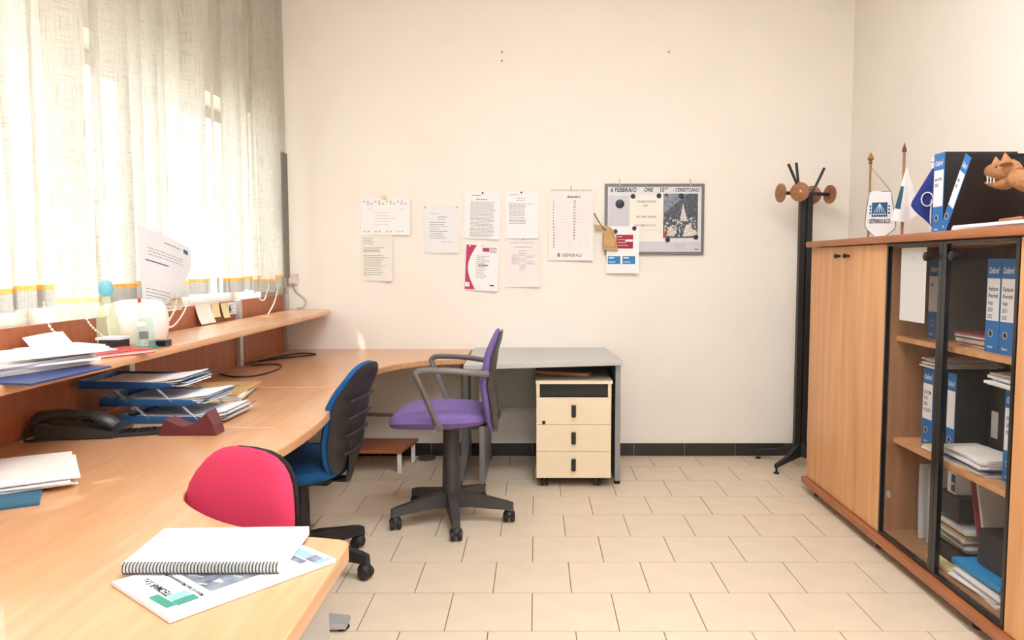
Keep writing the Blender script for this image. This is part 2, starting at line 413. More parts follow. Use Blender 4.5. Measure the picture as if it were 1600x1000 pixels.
# T legs under the joints (each carries two tops)
for y, xe, lb in ((2.545, -.645, 'light grey metal T-leg under the nearer desktop joint'), (3.383, -1.06, 'light grey metal T-leg under the farther desktop joint')):
    r = root('pedestal_support', lb, 'desk leg', (-1.12, y, 0), group='T-legs under the desktop joints')
    part('post', MB().box(-1.16, -1.10, y-.03, y+.03, .05, .66, .006), 'light_metal', r)
    f = part('foot', MB().prism([(-1.45, .012), (xe, .012), (xe, .03), (-1.0, .065), (-1.26, .065), (-1.45, .03)], -.035, .035, 0, Matrix(((1, 0, 0, 0), (0, 0, -1, y), (0, 1, 0, 0), (0, 0, 0, 1)))), 'light_metal', r)
    for fx in (xe-.02, -1.43): part('foot_cap', MB().lathe([(.022, 0), (.026, .006), (.022, .014)], 12, Matrix.Translation((fx, y, 0))), 'black_plastic', f)
    part('top_plate', MB().box(-1.45, xe-.22, y-.04, y+.04, .645, .664), 'light_metal', r)
# near desk with the chair cut-out
e = smooth_path([(-.752, 2.540), (-.765, 2.26), (-.83, 2.08), (-.856, 1.93), (-.843, 1.80), (-.783, 1.705), (-.666, 1.60), (-.53, 1.535), (-.39, 1.498)])
dk = root('wave_desk', 'near beech desk with a rounded chair cut-out and short peninsula', 'desk', (-1.0, 1.4, 0))
part('desktop', MB().prism([(XP, 2.540)]+e+[(-.372, 1.484), (-.366, 1.46), (-.366, .35), (XP, .35)], ZD0, ZD1, .006), 'desk_wood', dk)
part('end_panel', MB().box(-.425, -.395, .5, 1.42, .012, .664, .004), 'light_metal', dk)
part('modesty_panel', MB().box(-1.56, -1.54, .4, 2.4, .25, .664), 'light_metal', dk)
# grey desk
gd = root('grey_desk', 'grey laminate desk standing against the back wall over the drawer unit', 'desk', (.05, 4.5, 0))
part('desktop', MB().prism([(-.395, 4.91), (.448, 4.91), (.488, 4.235), (-.385, 4.055)], .684, .71, .003), 'grey_top', gd)
part('end_panel', MB().box(.448, .478, 4.26, 4.86, .02, .683, .003), 'grey_metal', gd)
part('end_panel', MB().box(-.315, -.285, 4.20, 4.86, .02, .683, .003), 'grey_metal', gd)
part('modesty_panel', MB().box(-.284, .447, 4.86, 4.878, .33, .683), 'grey_metal', gd)
for x, y in ((.463, 4.285), (.463, 4.83), (-.3, 4.225), (-.3, 4.83)): part('foot_cap', MB().lathe([(.018, 0), (.02, .014), (.012, .0205)], 10, Matrix.Translation((x, y, 0))), 'black_plastic', gd)
# drawer pedestal
px0, px1, py0, py1 = .004, .42, 4.2, 4.72
pd = root('drawer_pedestal', 'cream three-drawer pedestal on casters under the grey desk', 'drawer unit', (.21, 4.46, 0))
m = MB(); m.box(px0, px0+.018, py0+.02, py1, .055, .60); m.box(px1-.018, px1, py0+.02, py1, .055, .60); m.box(px0, px1, py1-.012, py1, .055, .60); m.box(px0, px1, py0+.02, py1, .055, .075)
part('body', m, 'pedestal_side', pd)
part('top', MB().box(px0-.004, px1+.006, py0-.004, py1, .574+.012, .605, .003), 'pedestal_side', pd)
part('top_edge', MB().box(px0-.004, px1+.006, py0-.008, py0-.004, .586, .605), 'cream_front', pd)
m = MB(); m.box(px0+.018, px1-.018, py0+.02, py0+.03, .515, .585); m.box(px0+.018, px1-.018, py0+.03, py1-.015, .515, .520); part('pencil_tray', m, 'black_plastic', pd)
for xx in (px0, px1-.018): part('slot_frame', MB().box(xx, xx+.018, py0, py0+.02, .510, .586), 'cream_front', pd)
for z0, z1 in ((.358, .508), (.2065, .356), (.055, .2045)):
    d = part('drawer', MB().box(px0, px1, py0, py0+.02, z0, z1, .002), 'cream_front', pd)
    zc = (z0+z1)/2
    part('handle', MB().prism([(.199, zc-.028), (.203, zc-.034), (.219, zc-.034), (.223, zc-.028), (.223, zc+.034), (.199, zc+.034)], 0, .016, .003, Matrix(((1, 0, 0, 0), (0, 0, -1, py0), (0, 1, 0, 0), (0, 0, 0, 1)))), 'black_plastic', d)
part('lock', MB().lathe([(.010, 0), (.010, .005), (.004, .006)], 12, Matrix.Translation((.045, py0, .37)) @ Matrix.Rotation(R(90), 4, 'X')), 'black_plastic', pd)
for x in (px0+.045, px1-.075):
    for y in (py0+.04, py1-.06):
        m = MB()
        for s in (-.012, .012): m.lathe([(.020, -.008), (.024, 0), (.020, .008)], 12, Matrix.Translation((x+s, y, .024)) @ Matrix.Rotation(R(90), 4, 'Y'))
        m.box(x-.006, x+.006, y-.01, y+.01, .024, .056); part('caster', m, 'black_plastic', pd)
m = MB().box(-.16, .16, -.03, .03, 0, .018, .002, Matrix.Translation((.16, 4.42, .606)) @ Matrix.Rotation(R(-22), 4, 'Z'))
thing('wooden_batten', m, 'desk_wood', 'short pale wooden slat lying on top of the cream drawer unit', 'slat')
# foot rest under the corner desk
st = root('foot_rest', 'low wooden foot rest with white legs under the corner desk', 'foot rest', (-.97, 4.62, 0))
part('board', MB().prism([(-1.22, 4.48), (-.80, 4.48), (-.745, 4.80), (-1.20, 4.80)], .122, .142, .003), 'panel_wood', st)
for x, y in ((-.815, 4.505), (-.775, 4.765), (-1.19, 4.505), (-1.17, 4.765)): part('leg', MB().box(x-.012, x+.012, y-.012, y+.012, 0, .122, .002), 'white_paint', st)
m = MB().lathe([(.055, 0), (.058, .008), (.05, .018), (.02, .024)], 20, Matrix.Translation((-.70, 4.83, 0)))
thing('floor_disc', m, 'dark_grey_plastic', 'flat grey disc on the floor beside the wooden foot rest', 'disc')

# ---- wooden screen and raised shelf on the left
for y0, y1, lb in ((4.115, 4.88, 'brown wooden desk screen panel in the far corner'), (3.0, 4.105, 'brown wooden desk screen panel behind the yellow notes'), (1.9, 2.99, 'brown wooden desk screen panel behind the letter trays'), (.6, 1.89, 'brown wooden desk screen panel at the near left')):
    s = root('desk_screen', lb, 'screen panel', (XP-.01, (y0+y1)/2, .0), group='wooden screen panels behind the desks')
    part('panel', MB().box(XP-.022, XP, y0, y1, .701, 1.055, .002), 'panel_wood', s)
    m = MB(); m.box(XP-.02, XP+.022, y1-.042, y1-.002, .701, 1.056, .003); part('upright', m, 'light_metal', s)
    part('clamp', MB().box(XP+.0225, XP+.06, y1-.036, y1-.008, .912, .9315, .003), 'light_metal', s)
    part('bolt', MB().lathe([(.007, 0), (.007, .006), (.003, .008)], 10, Matrix.Translation((XP+.022, y1-.022, .735)) @ Matrix.Rotation(R(90), 4, 'Y')), 'light_metal', s)
XS = -1.278
e = smooth_path([(XS, 4.205), (XS, 4.7), (XS-.012, 4.80), (XS-.05, 4.875), (XS-.12, 4.905)], 5)
thing('raised_shelf', MB().prism([(XP+.026, 4.205)]+e+[(-1.43, 4.910), (-1.655, 4.910), (-1.655, 4.886), (XP+.026, 4.886)], .932, .96, .010, seg=3), 'desk_wood', 'short end piece of the raised wooden shelf with a rounded corner', 'shelf', 'raised shelf boards above the desk')
thing('raised_shelf', MB().box(XP+.026, XS, .6, 4.203, .932, .96, .010), 'desk_wood', 'long raised wooden shelf above the desk carrying papers and trophy', 'shelf', 'raised shelf boards above the desk')

# ================================================================== CABINETS
CF = 1.49; CY = (4.14, 3.258, 2.357, 1.47)
def knob(parent, y, z, big=False):
    mm = MB(); r = .017 if big else .011
    mm.lathe([(r*.6, 0), (r*.6, .012), (r, .016), (r, .026), (r*.7, .029)], 14, Matrix.Translation((CF-.001, y, z)) @ Matrix.Rotation(R(-90), 4, 'Y'))
    part('handle', mm, 'black_plastic', parent)
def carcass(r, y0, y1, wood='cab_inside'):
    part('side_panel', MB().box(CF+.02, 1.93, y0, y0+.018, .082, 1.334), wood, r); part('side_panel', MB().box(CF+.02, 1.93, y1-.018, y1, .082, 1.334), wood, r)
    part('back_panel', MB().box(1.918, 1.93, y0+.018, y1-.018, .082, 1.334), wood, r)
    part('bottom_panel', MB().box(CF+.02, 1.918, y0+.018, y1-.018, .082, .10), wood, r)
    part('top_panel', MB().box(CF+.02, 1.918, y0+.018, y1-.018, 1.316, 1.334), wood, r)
for i, lb in ((0, 'wooden two-door cabinet next to the coat stand'), (2, 'wooden cabinet at the right edge of the picture')):
    y1, y0 = CY[i], CY[i+1]+.003; r = root('wooden_cabinet', lb, 'cabinet', (1.7, (y0+y1)/2, .08), group='cabinets along the right wall')
    carcass(r, y0, y1, 'cab_wood'); c = (y0+y1)/2
    for a, b, h in ((c+.0015, y1-.001, c+.055), (y0+.001, c-.0015, c-.055)):
        d = part('door', MB().box(CF, CF+.018, a, b, .084, 1.332, .0015), 'cab_wood', r); knob(d, h, 1.287)
y1, y0 = CY[1], CY[2]+.003; c = (y0+y1)/2
gc = root('glass_cabinet', 'glass-fronted cabinet of binders and papers between two wooden cabinets', 'cabinet', (1.7, c, .08), group='cabinets along the right wall')
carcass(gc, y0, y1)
for z in (.487, .924): part('shelf', MB().box(CF+.045, 1.918, y0+.019, y1-.019, z, z+.02, .001), 'cab_wood', gc)
for a, b, hy, lf in ((c+.001, y1-.002, 2.885, True), (y0+.002, c-.001, 2.705, False)):
    d = part('glass_door', MB().box(CF+.006, CF+.011, a+.010, b-.010, .094, 1.322), 'smoked_glass', gc, label='smoked glass door with black frame')
    wi, wo = .026, .012
    m = MB(); s0, s1 = (wi, wo) if lf else (wo+.006, wi)
    m.box(CF, CF+.018, a, a+s0, .084, 1.332, .002); m.box(CF, CF+.018, b-s1, b, .084, 1.332, .002)
    m.box(CF, CF+.018, a+s0, b-s1, .084, .096, .001); m.box(CF, CF+.018, a+s0, b-s1, 1.322, 1.332, .001)
    part('door_frame', m, 'black_gloss', d); knob(d, hy, 1.277, True)
    hy2 = b-.06 if lf else a+.06
    for hz in ((.27,) if lf else ()): part('hinge', MB().lathe([(.016, 0), (.016, .004), (.008, .012)], 12, Matrix.Translation((CF+.012, hy2, hz)) @ Matrix.Rotation(R(90), 4, 'Y')), 'light_metal', d)
thing('worktop_board', MB().box(1.462, 1.95, 1.46, 4.165, 1.336, 1.368, .012), 'cab_trim', 'long reddish-brown top board running over all the cabinets', 'top board')
bs = root('plinth_board', 'reddish-brown base board under the row of cabinets', 'base board', (1.7, 2.8, 0))
part('board', MB().box(1.468, 1.94, 1.46, 4.16, .045, .08, .008), 'cab_trim', bs)
for y in (4.05, 3.3, 2.55, 1.7):
    for x in (1.53, 1.88): part('foot', MB().lathe([(.024, 0), (.024, .012), (.014, .016), (.014, .0455)], 12, Matrix.Translation((x, y, 0))), 'black_plastic', bs)

# ================================================================== VERTICAL BLINDS
BX = -1.555; ZR = 2.98
bl = root('vertical_blind', 'long beige fabric vertical blind covering the windows', 'blind', (BX, 2.6, ZR))
part('head_rail', MB().box(BX-.025, BX+.025, -1.0, 4.86, ZR, ZR+.04, .004), 'white_paint', bl)
def slat(y, ang, zb, lean=0., hem='hem', ph=0., wid=.127, wt=True, bow=.010, twist=0.):
    """one fabric slat: fabric, stitched hem and weight pocket; twist turns the lower end"""
    zs = [ZR-.002-(ZR-.002-zb)*k/14 for k in range(15)]
    def P(u, z, off=0.):
        t = (ZR-z)/(ZR-1.11); a = ang+twist*t**3
        w = bow*(1-(2*u)**2)+off; yy = y+lean*t+.004*math.sin(5*t+ph)
        return Vector((BX+math.sin(a)*u*wid+w*math.cos(a)+.006*math.sin(3*t+ph)*t, yy+math.cos(a)*u*wid-w*math.sin(a), z))
    def strip(z0, z1, off, n):
        mb = MB(); us = [-.5, -.25, 0, .25, .5]; vs = []
        zz = [z0+(z1-z0)*k/n for k in range(n+1)]
        for z in zz: vs += [P(u, z, off) for u in us]
        mb.add(vs, [(j*5+i, (j+1)*5+i, (j+1)*5+i+1, j*5+i+1) for j in range(n) for i in range(4)], True); mb.flat_ok = True; return mb
    f = part('slat', strip(ZR-.002, zb+.072, 0, 14), 'blind_fabric', bl)
    part('hem', strip(zb+.072, zb+.056, .0, 1), hem, f)
    part('weight_pocket', strip(zb+.056, zb, 0, 3), 'weight' if wt else 'blind_fabric', f)
rb = random.Random(4)
Y = -.95; i = 0
while Y < 4.74:
    a = R(rb.choice((-26, -20, -14, 10, 18, 24, 28, -22))+rb.uniform(-4, 4)); zb = 1.108+rb.uniform(-.006, .006); ln = rb.uniform(-.012, .012); hm = 'hem'; wt = True; tw = R(rb.uniform(-12, 12))
    if 2.28 < Y < 2.36: a = R(8); zb = 1.112
    if 2.45 < Y < 2.75: zb = 1.062+rb.uniform(-.004, .01); hm = 'hem_yellow'; wt = False; tw = R(rb.uniform(20, 40)); ln = .03
    if i % 9 == 5: a = R(44); tw = R(-14)
    if 3.52 < Y < 3.60: a = R(48)
    if 4.30 < Y < 4.45: a = R(40); zb = 1.09
    slat(Y, a, zb, ln, hm, rb.uniform(0, 6), wt=wt, twist=tw); Y += .109; i += 1
m = MB().box(BX+.072, BX+.080, 4.50, 4.60, 1.165, 1.90, .002); part('loose_stiffener', m, 'weight', bl, label='narrow grey upright board hanging at the blind end')
def bead_chain(label, pts, r=.0042, step=.013):
    pts = smooth_path3(pts); mb = MB(); L = 0; nxt = 0
    for a, b in zip(pts, pts[1:]):
        d = (b-a).length
        while nxt <= L+d and d > 0:
            p = a+(b-a)*((nxt-L)/d); mb.lathe([(r*.3, -r*.95), (r*.85, -r*.5), (r, 0), (r*.85, r*.5), (r*.3, r*.95)], 6, Matrix.Translation(p)); nxt += step
        L += d
    mb.tube(pts, .0014, 5)
    thing('bead_chain', mb, 'white_plastic', label, 'bead chain', 'bead chains of the blind')
def smooth_path3(pts, n=6):
    out = []; P = [Vector(p) for p in pts]; P = [P[0]]+P+[P[-1]]
    for i in range(1, len(P)-2):
        for k in range(n):
            t = k/n; a, b, c, e = P[i-1], P[i], P[i+1], P[i+2]
            out.append(.5*(2*b+(c-a)*t+(2*a-5*b+4*c-e)*t*t+(3*b-a-3*c+e)*t**3))
    return out+[P[-2]]
CX_ = -1.52
bead_chain('white bead chain looping down beside the hanging letter', [(CX_, 3.02, 1.12), (CX_, 3.08, 1.03), (CX_-.01, 3.20, .985), (CX_-.01, 3.32, 1.04), (CX_, 3.36, 1.115)])
bead_chain('white bead chain crossing from the white tub to the slats', [(CX_+.05, 2.98, .968), (CX_+.03, 3.07, 1.0), (CX_+.022, 3.17, 1.06), (CX_+.02, 3.20, 1.12)])
bead_chain('white bead chain drooping behind the stacked papers at the left', [(CX_, 2.36, 1.13), (CX_, 2.38, 1.06), (CX_+.02, 2.40, 1.02), (CX_+.03, 2.41, .985)])
bead_chain('white bead chain slanting down to the glass trophy', [(CX_, 2.56, 1.15), (CX_, 2.585, 1.06), (CX_+.02, 2.64, 1.0), (CX_+.05, 2.69, .968)])
bead_chain('white bead chain hanging in the far corner', [(CX_, 4.12, 1.10), (CX_, 4.26, 1.045), (CX_, 4.34, 1.10), (CX_, 4.36, 1.14)])
bead_chain('white bead chain sloping to the shelf near the corner', [(CX_+.02, 4.28, .968), (CX_, 4.45, 1.03), (CX_, 4.52, 1.12)])
# letter caught in the blind
lw, lh = .215, .30
P0 = Vector((-1.525, 2.945, 1.40)); RT = Vector((.05, .345, -.088)).normalized(); DN = Vector((.0, .018, -.26)).normalized(); NM = Vector((1, 0, 0))
def fn(a, b, d):
    A, B = a/lw, b/lh
    return P0+RT*(a*1.6*(1-.72*B**1.4))+DN*b+NM*(d+.035*math.sin(B*2.6)*A+.012*math.sin(3*A))
sh = Sheet(lw, lh, fn, 8, 12); r = root('hanging_letter', 'folded printed letter caught hanging in the blind slats', 'letter', tuple(P0-Vector((0, 0, .3))))
part('page', sh.page(), 'paper_grey', r)
m = MB(); sh.lines(m, .03, .19, .075, .10, 3, .0025, .5, 3); sh.rect(m, .09, .03, .16, .034); sh.lines(m, .02, .19, .24, .28, 4, .003, .2, 5); sh.part('print', m, 'ink', r)
m = MB(); sh.rect(m, .175, .022, .198, .042); sh.rect(m, .02, .125, .11, .130); sh.part('letterhead', m, 'ink_blue', r)
# notes stuck to the screen and sheets by it
def note(name, label, y0, y1, z0, z1, mt, curl=.02, x=XP+.003, lines=0, group=None):
    w, h = y1-y0, z1-z0
    f = lambda a, b, d: Vector((x+d+.003+curl*(b/h)**2, y0+a+.004*math.sin(4*b/h), z1-b))
    s_ = Sheet(w, h, f, 5, 6); r_ = root(name, label, 'note', (x, (y0+y1)/2, z0), group=group); part('page', s_.page(), mt, r_)
    if lines:
        mm = MB(); s_.lines(mm, w*.1, w*.9, h*.2, h*.8, lines, .003, .4, int(y0*100)); s_.part('print', mm, 'ink', r_)
    return s_, r_
note('paper_note', 'curled white paper slip stuck to the wooden screen', 3.57, 3.735, .965, 1.062, 'paper_warm', .03, group='notes on the screen')
note('paper_note', 'small pale yellow note beside the curled white slip', 3.745, 3.835, .985, 1.055, 'note_yellow', .012, group='notes on the screen')
note('paper_note', 'narrow yellow note next to the printed card', 3.86, 3.935, .975, 1.05, 'note_yellow', .02, group='notes on the screen')
s_, r_ = note('printed_card', 'white printed card stuck on the screen beside the metal upright', 3.945, 4.06, .985, 1.05, 'paper', .0, lines=3)
m = MB(); s_.rect(m, .018, .018, .034, .045); s_.text(m, 'Fip', .012, .05, .03); s_.part('lettering', m, 'ink_black', r_)
note('paper_slip', 'pale printed strip hanging below the blind over the screen', 3.16, 3.42, 1.045, 1.108, 'paper_warm', .0, XP+.012, 3)
# white sheet leaning on the screen at the left
f = lambda a, b, d: Vector((-1.548+.045*(b/.06)*.5+d-.02*(1-b/.055), 2.325+a+.006*b/.05, 1.024-b+.004*math.sin(12*a)))
s_ = Sheet(.20, .055, f, 6, 4); r_ = root('leaning_sheet', 'blank white sheet leaning against the screen behind the papers', 'paper', (-1.54, 2.42, .969)); part('page', s_.page(), 'paper', r_)

# ================================================================== CHAIRS
def caster(mb, x, y, rot):
    Mx = Matrix.Translation((x, y, .026)) @ Matrix.Rotation(rot, 4, 'Z')
    for s in (-.016, .016): mb.lathe([(.012, -.011), (.023, -.010), (.026, 0), (.023, .010), (.012, .011)], 14, Mx @ Matrix.Translation((.008, s, 0)) @ Matrix.Rotation(R(90), 4, 'X'))
    mb.lathe([(.030, 0), (.030, .012), (.024, .026), (.010, .034)], 12, Mx @ Matrix.Translation((.004, 0, .004)))
    mb.lathe([(.008, .02), (.008, .06)], 8, Mx @ Matrix.Translation((0, 0, 0)))
def swivel_chair(name, label, loc, rz, fabric, seat_z, back, arms, a0, zb=(.445, .94), shell='black_plastic', base_r=.285, colr=.038, bw=.42):
    """front faces local -X"""
    r = root(name, label, 'chair', loc, rz, 'swivel office chairs')
    for k in range(5):
        a = R(a0+72*k); ca, sa = math.cos(a), math.sin(a)
        Ml = Matrix.Rotation(a, 4, 'Z')
        m = MB(); vs = []
        for x, w, z0, z1 in ((.0, .034, .07, .145), (.10, .030, .076, .138), (base_r-.01, .021, .066, .104), (base_r+.018, .018, .058, .096)):
            vs += [Ml @ Vector(p) for p in ((x, -w, z0), (x, w, z0), (x, w*.75, z1), (x, -w*.75, z1))]
        fs = [(3, 2, 1, 0), (12, 13, 14, 15)]
        for j in range(3):
            for q in range(4): fs.append((j*4+q, j*4+(q+1) % 4, j*4+4+(q+1) % 4, j*4+4+q))
        m.add(vs, fs); lg = part('base_leg', m, shell, r, True)
        m = MB(); caster(m, ca*base_r, sa*base_r, a+1.9*k); part('caster', m, 'black_plastic', lg, True)
    part('column', MB().lathe([(.045, .07), (.047, .14), (colr, .15), (colr*.97, .28), (colr*.92, .285), (colr*.90, seat_z-.10), (.03, seat_z-.09), (.03, seat_z-.07)], 20), shell, r, True)
    part('mechanism', MB().box(-.10, .14, -.07, .07, seat_z-.105, seat_z-.072, .008), shell, r, True)
    def fs(u, v, d):
        z = seat_z-.042+d
        if u < -.10: z -= .9*(abs(u)-.10)**2*1.6
        z += .10*v*v if d > 0 else 0
        return Vector((u-.05, v, z))
    part('seat', MB().pad(.48, .47, .092, fs, 3.2), fabric, r, True)
    part('seat_pan', MB().pad(.44, .43, .03, lambda u, v, d: Vector((u-.04, v, seat_z-.068+d)), 3.2, 4, 24), shell, r, True)
    zc, hh = (zb[0]+zb[1])/2, zb[1]-zb[0]
    def px(z):
        P_ = back
        for (za, xa), (zb_, xb) in zip(P_, P_[1:]):
            if z <= zb_: t = max(0, (z-za)/(zb_-za)); t = t*t*(3-2*t); return xa+(xb-xa)*t
        return P_[-1][1]
    def fb(u, v, d):
        w = 1-.10*max(0, v/hh*2)**3
        return Vector((px(zc+v)-d-.22*u*u, u*w, zc+v))
    part('backrest', MB().pad(bw, hh, .052, fb, 3.0), fabric, r, True)
    part('back_shell', MB().pad(bw*.988, hh*.985, .022, lambda u, v, d: fb(u, v, d-.0205), 3.0, 5, 32), shell, r, True)
    m = MB(); m.tube([(.10, 0, seat_z-.09), (px(seat_z)+.02, 0, seat_z-.092), (px(seat_z)+.036, 0, seat_z-.04), (px(seat_z+.1)+.030, 0, seat_z+.1)], .02, 8, flat=(1.6, .6)); part('back_stem', m, shell, r, True)
    if arms:
        for s in (-1, 1):
            P_ = [(-.03, s*.235, seat_z-.06), (-.045, s*.25, seat_z-.02), (-.085, s*.258, seat_z+.08), (-.125, s*.26, seat_z+.175), (-.122, s*.26, seat_z+.198), (-.09, s*.26, seat_z+.208), (.03, s*.258, seat_z+.205), (.12, s*.245, seat_z+.195), (.195, s*.215, seat_z+.185)]
            part('armrest', MB().tube(smooth_path3(P_, 4), .0125, 10, flat=(1.25, .85)), 'arm_grey', r, True)
            part('arm_pivot', MB().lathe([(.02, -.006), (.02, .006)], 14, Matrix.Translation((-.03, s*.243, seat_z-.055)) @ Matrix.Rotation(R(90), 4, 'X')), 'arm_grey', r, True)
    if not arms:
        for k in range(4): part('shell_rib', MB().tube([(px(zc-.13+k*.07)+.052-.22*u*u, u, zc-.13+k*.07) for u in (-.13, -.07, 0, .07, .13)], .006, 6), shell, r, True)
    return r
swivel_chair('office_chair', 'purple swivel chair with grey armrests in front of the grey desk', (-.41, 3.665, 0), 0, 'purple_fabric', .565,
             [(.44, .205), (.55, .197), (.70, .178), (.80, .195), (.94, .228)], True, -80, shell='dark_grey_plastic', base_r=.285, colr=.045)
swivel_chair('office_chair', 'blue swivel chair with dark ribbed back shell at the curved desk', (-.955, 3.06, 0), R(-7), 'blue_fabric', .475,
             [(.42, .175), (.55, .185), (.68, .205), (.86, .275)], False, -13, zb=(.42, .862), base_r=.29, colr=.032)
swivel_chair('office_chair', 'bright red fabric chair tucked into the desk cut-out', (-.785, 1.575, 0), R(62), 'red_fabric', .44,
             [(.42, .175), (.55, .185), (.68, .20), (.82, .23)], False, 10, zb=(.42, .818), base_r=.27, colr=.03, bw=.36)

# ================================================================== COAT STAND
cs = root('coat_stand', 'black metal coat stand with round wooden discs beside the cabinet', 'coat stand', (1.638, 4.66, 0))
cxx, cyy = 1.632, 4.66
for s in (-.0215, .0215): part('upright', MB().box(cxx+s-.0165, cxx+s+.0165, cyy-.02, cyy+.02, .06, 1.68, .003), 'black_plastic', cs)
part('spine', MB().box(cxx-.006, cxx+.006, cyy-.008, cyy+.012, .1, 1.69), 'black_gloss', cs)
for tx, ty in ((1.437, 4.487), (1.431, 4.845), (1.83, 4.52)):
    d = Vector((tx-cxx, ty-cyy, 0)); L = d.length; d.normalize(); n = Vector((-d.y, d.x, 0)); m = MB(); vs = []
    for t, w, z0, z1 in ((.012, .016, .062, .15), (L*.55, .012, .05, .085), (L+.01, .009, .036, .058)):
        c = Vector((cxx, cyy, 0))+d*t
        vs += [c-n*w+Vector((0, 0, z0)), c+n*w+Vector((0, 0, z0)), c+n*w+Vector((0, 0, z1)), c-n*w+Vector((0, 0, z1))]
    fs = [(3, 2, 1, 0), (8, 9, 10, 11)]
    for j in range(2):
        for q in range(4): fs.append((j*4+q, j*4+(q+1) % 4, j*4+4+(q+1) % 4, j*4+4+q))
    m.add(vs, fs); lg = part('leg', m, 'black_plastic', cs)
    part('foot', MB().lathe([(.017, 0), (.019, .005), (.007, .012), (.007, .04)], 12, Matrix.Translation((tx, ty, 0))), 'black_plastic', lg)
for ang, L, pin in ((235, .13, (-.075, 0, .165)), (193, .17, None), (17, .17, None), (55, .13, (.075, 0, .165))):
    d = Vector((math.cos(R(ang)), math.sin(R(ang)), 0)); b = Vector((cxx, cyy, 1.672)); e = b+d*L
    m = MB(); m.tube([b, e], .011, 8); a = part('arm', m, 'black_plastic', cs)
    dm = Matrix.Translation(e) @ d.to_track_quat('Z', 'Y').to_matrix().to_4x4()
    part('disc', MB().lathe([(.048, -.008), (.056, -.005), (.057, 0), (.056, .005), (.048, .008)], 24, dm), 'disc_wood', a)
    part('hub', MB().lathe([(.014, .006), (.014, .011), (.006, .013)], 12, dm), 'brass', a)
    if pin: part('peg', MB().tube([e-d*.012, e-d*.012+Vector(pin)], .0085, 8), 'black_plastic', a)
part('peg', MB().tube([(1.596, 4.67, 1.665), (1.572, 4.67, 1.857)], .0085, 8), 'black_plastic', cs)

# ================================================================== THINGS ON THE BACK WALL
def wall_sheet(name, label, x0, x1, z0, z1, mt='paper', curl=.012, rot=0., corner=(1, 1), pins=((.5, .02),), lift=.006, cat='paper', pinmat='light_metal'):
    w, h = x1-x0, z1-z0
    s_ = Sheet(w, h, wall_map(x0, z1, 4.92, curl, rot, corner, lift)(w, h)); r_ = root(name, label, cat, ((x0+x1)/2, 4.92, z0))
    part('page', s_.page(), mt, r_)
    for a, b in pins:
        p = s_.fn(a*w, b*h, .001); part('pin', MB().lathe([(.006, 0), (.006, .003), (.003, .005)], 10, Matrix.Translation(p) @ Matrix.Rotation(R(90), 4, 'X')), pinmat, r_)
    return s_, r_
# landscape certificate
s_, r_ = wall_sheet('pinned_certificate', 'white landscape sheet with a decorative border pinned at far left', -1.118, -.80, 1.432, 1.665, 'paper', .022)
m = MB()
for k in range(12):
    for b in (.016, .030, .205):
        if (k+int(b*1000)) % 3: s_.rect(m, .02+k*.024, b, .032+k*.024, b+.010)
s_.part('border', m, 'ink_light', r_)
m = MB(); s_.lines(m, .09, .23, .09, .165, 5, .0022, .4, 2); s_.lines(m, .05, .075, .066, .066, 1); s_.lines(m, .26, .28, .066, .066, 1); s_.part('print', m, 'ink_light', r_)
part('tape', MB().box(-.985, -.945, 4.9135, 4.915, 1.655, 1.685), 'note_yellow', r_)
# typed letter below it
s_, r_ = wall_sheet('typed_letter', 'typed letter hanging below the bordered landscape sheet', -1.128, -.917, 1.14, 1.432, 'paper_warm', .034, lift=.0015, pins=())
m = MB(); s_.lines(m, .024, .10, .02, .055, 4, .003, .4, 3); s_.lines(m, .024, .18, .078, .105, 4, .003, .4, 4); s_.lines(m, .024, .18, .13, .195, 6, .003, .3, 5); s_.lines(m, .024, .17, .21, .25, 4, .003, .3, 6); s_.part('print', m, 'ink', r_)
# sleeve C
s_, r_ = wall_sheet('sleeved_sheet', 'printed sheet in a clear plastic sleeve with two corner pins', -.712, -.487, 1.318, 1.615, 'paper', .014, pins=((.03, .02), (.93, .02)))
m = MB(); s_.lines(m, .04, .09, .045, .045, 1); s_.lines(m, .085, .15, .066, .08, 2, .003); s_.lines(m, .035, .16, .10, .20, 8, .003, .5, 7); s_.lines(m, .11, .18, .225, .23, 1); s_.part('print', m, 'ink', r_)
m = MB(); s_.rect(m, .0, .0, .225, .297, .0018); m.flat_ok = True; part('sleeve', m, 'plastic_sleeve', r_)
# two text sheets
s_, r_ = wall_sheet('text_sheet', 'densely printed sheet pinned above the pink certificate', -.452, -.222, 1.412, 1.708, 'paper', .018, R(2), pins=((.5, .02),), pinmat='black_plastic')
m = MB(); s_.lines(m, .045, .11, .02, .02, 1, .004); s_.lines(m, .075, .15, .044, .044, 1, .004); s_.lines(m, .04, .20, .062, .28, 26, .0026, .12, 9); s_.part('print', m, 'ink', r_)
s_, r_ = wall_sheet('text_sheet', 'sheet with a short printed list pinned beside the calendar', -.192, .018, 1.41, 1.707, 'paper', .014, pins=((.48, .02),), pinmat='black_plastic')
m = MB(); s_.lines(m, .025, .09, .018, .018, 1, .003); s_.lines(m, .07, .13, .042, .055, 2, .003); s_.lines(m, .022, .13, .075, .20, 14, .003, .1, 11); s_.lines(m, .135, .18, .078, .078, 1); s_.part('print', m, 'ink', r_)
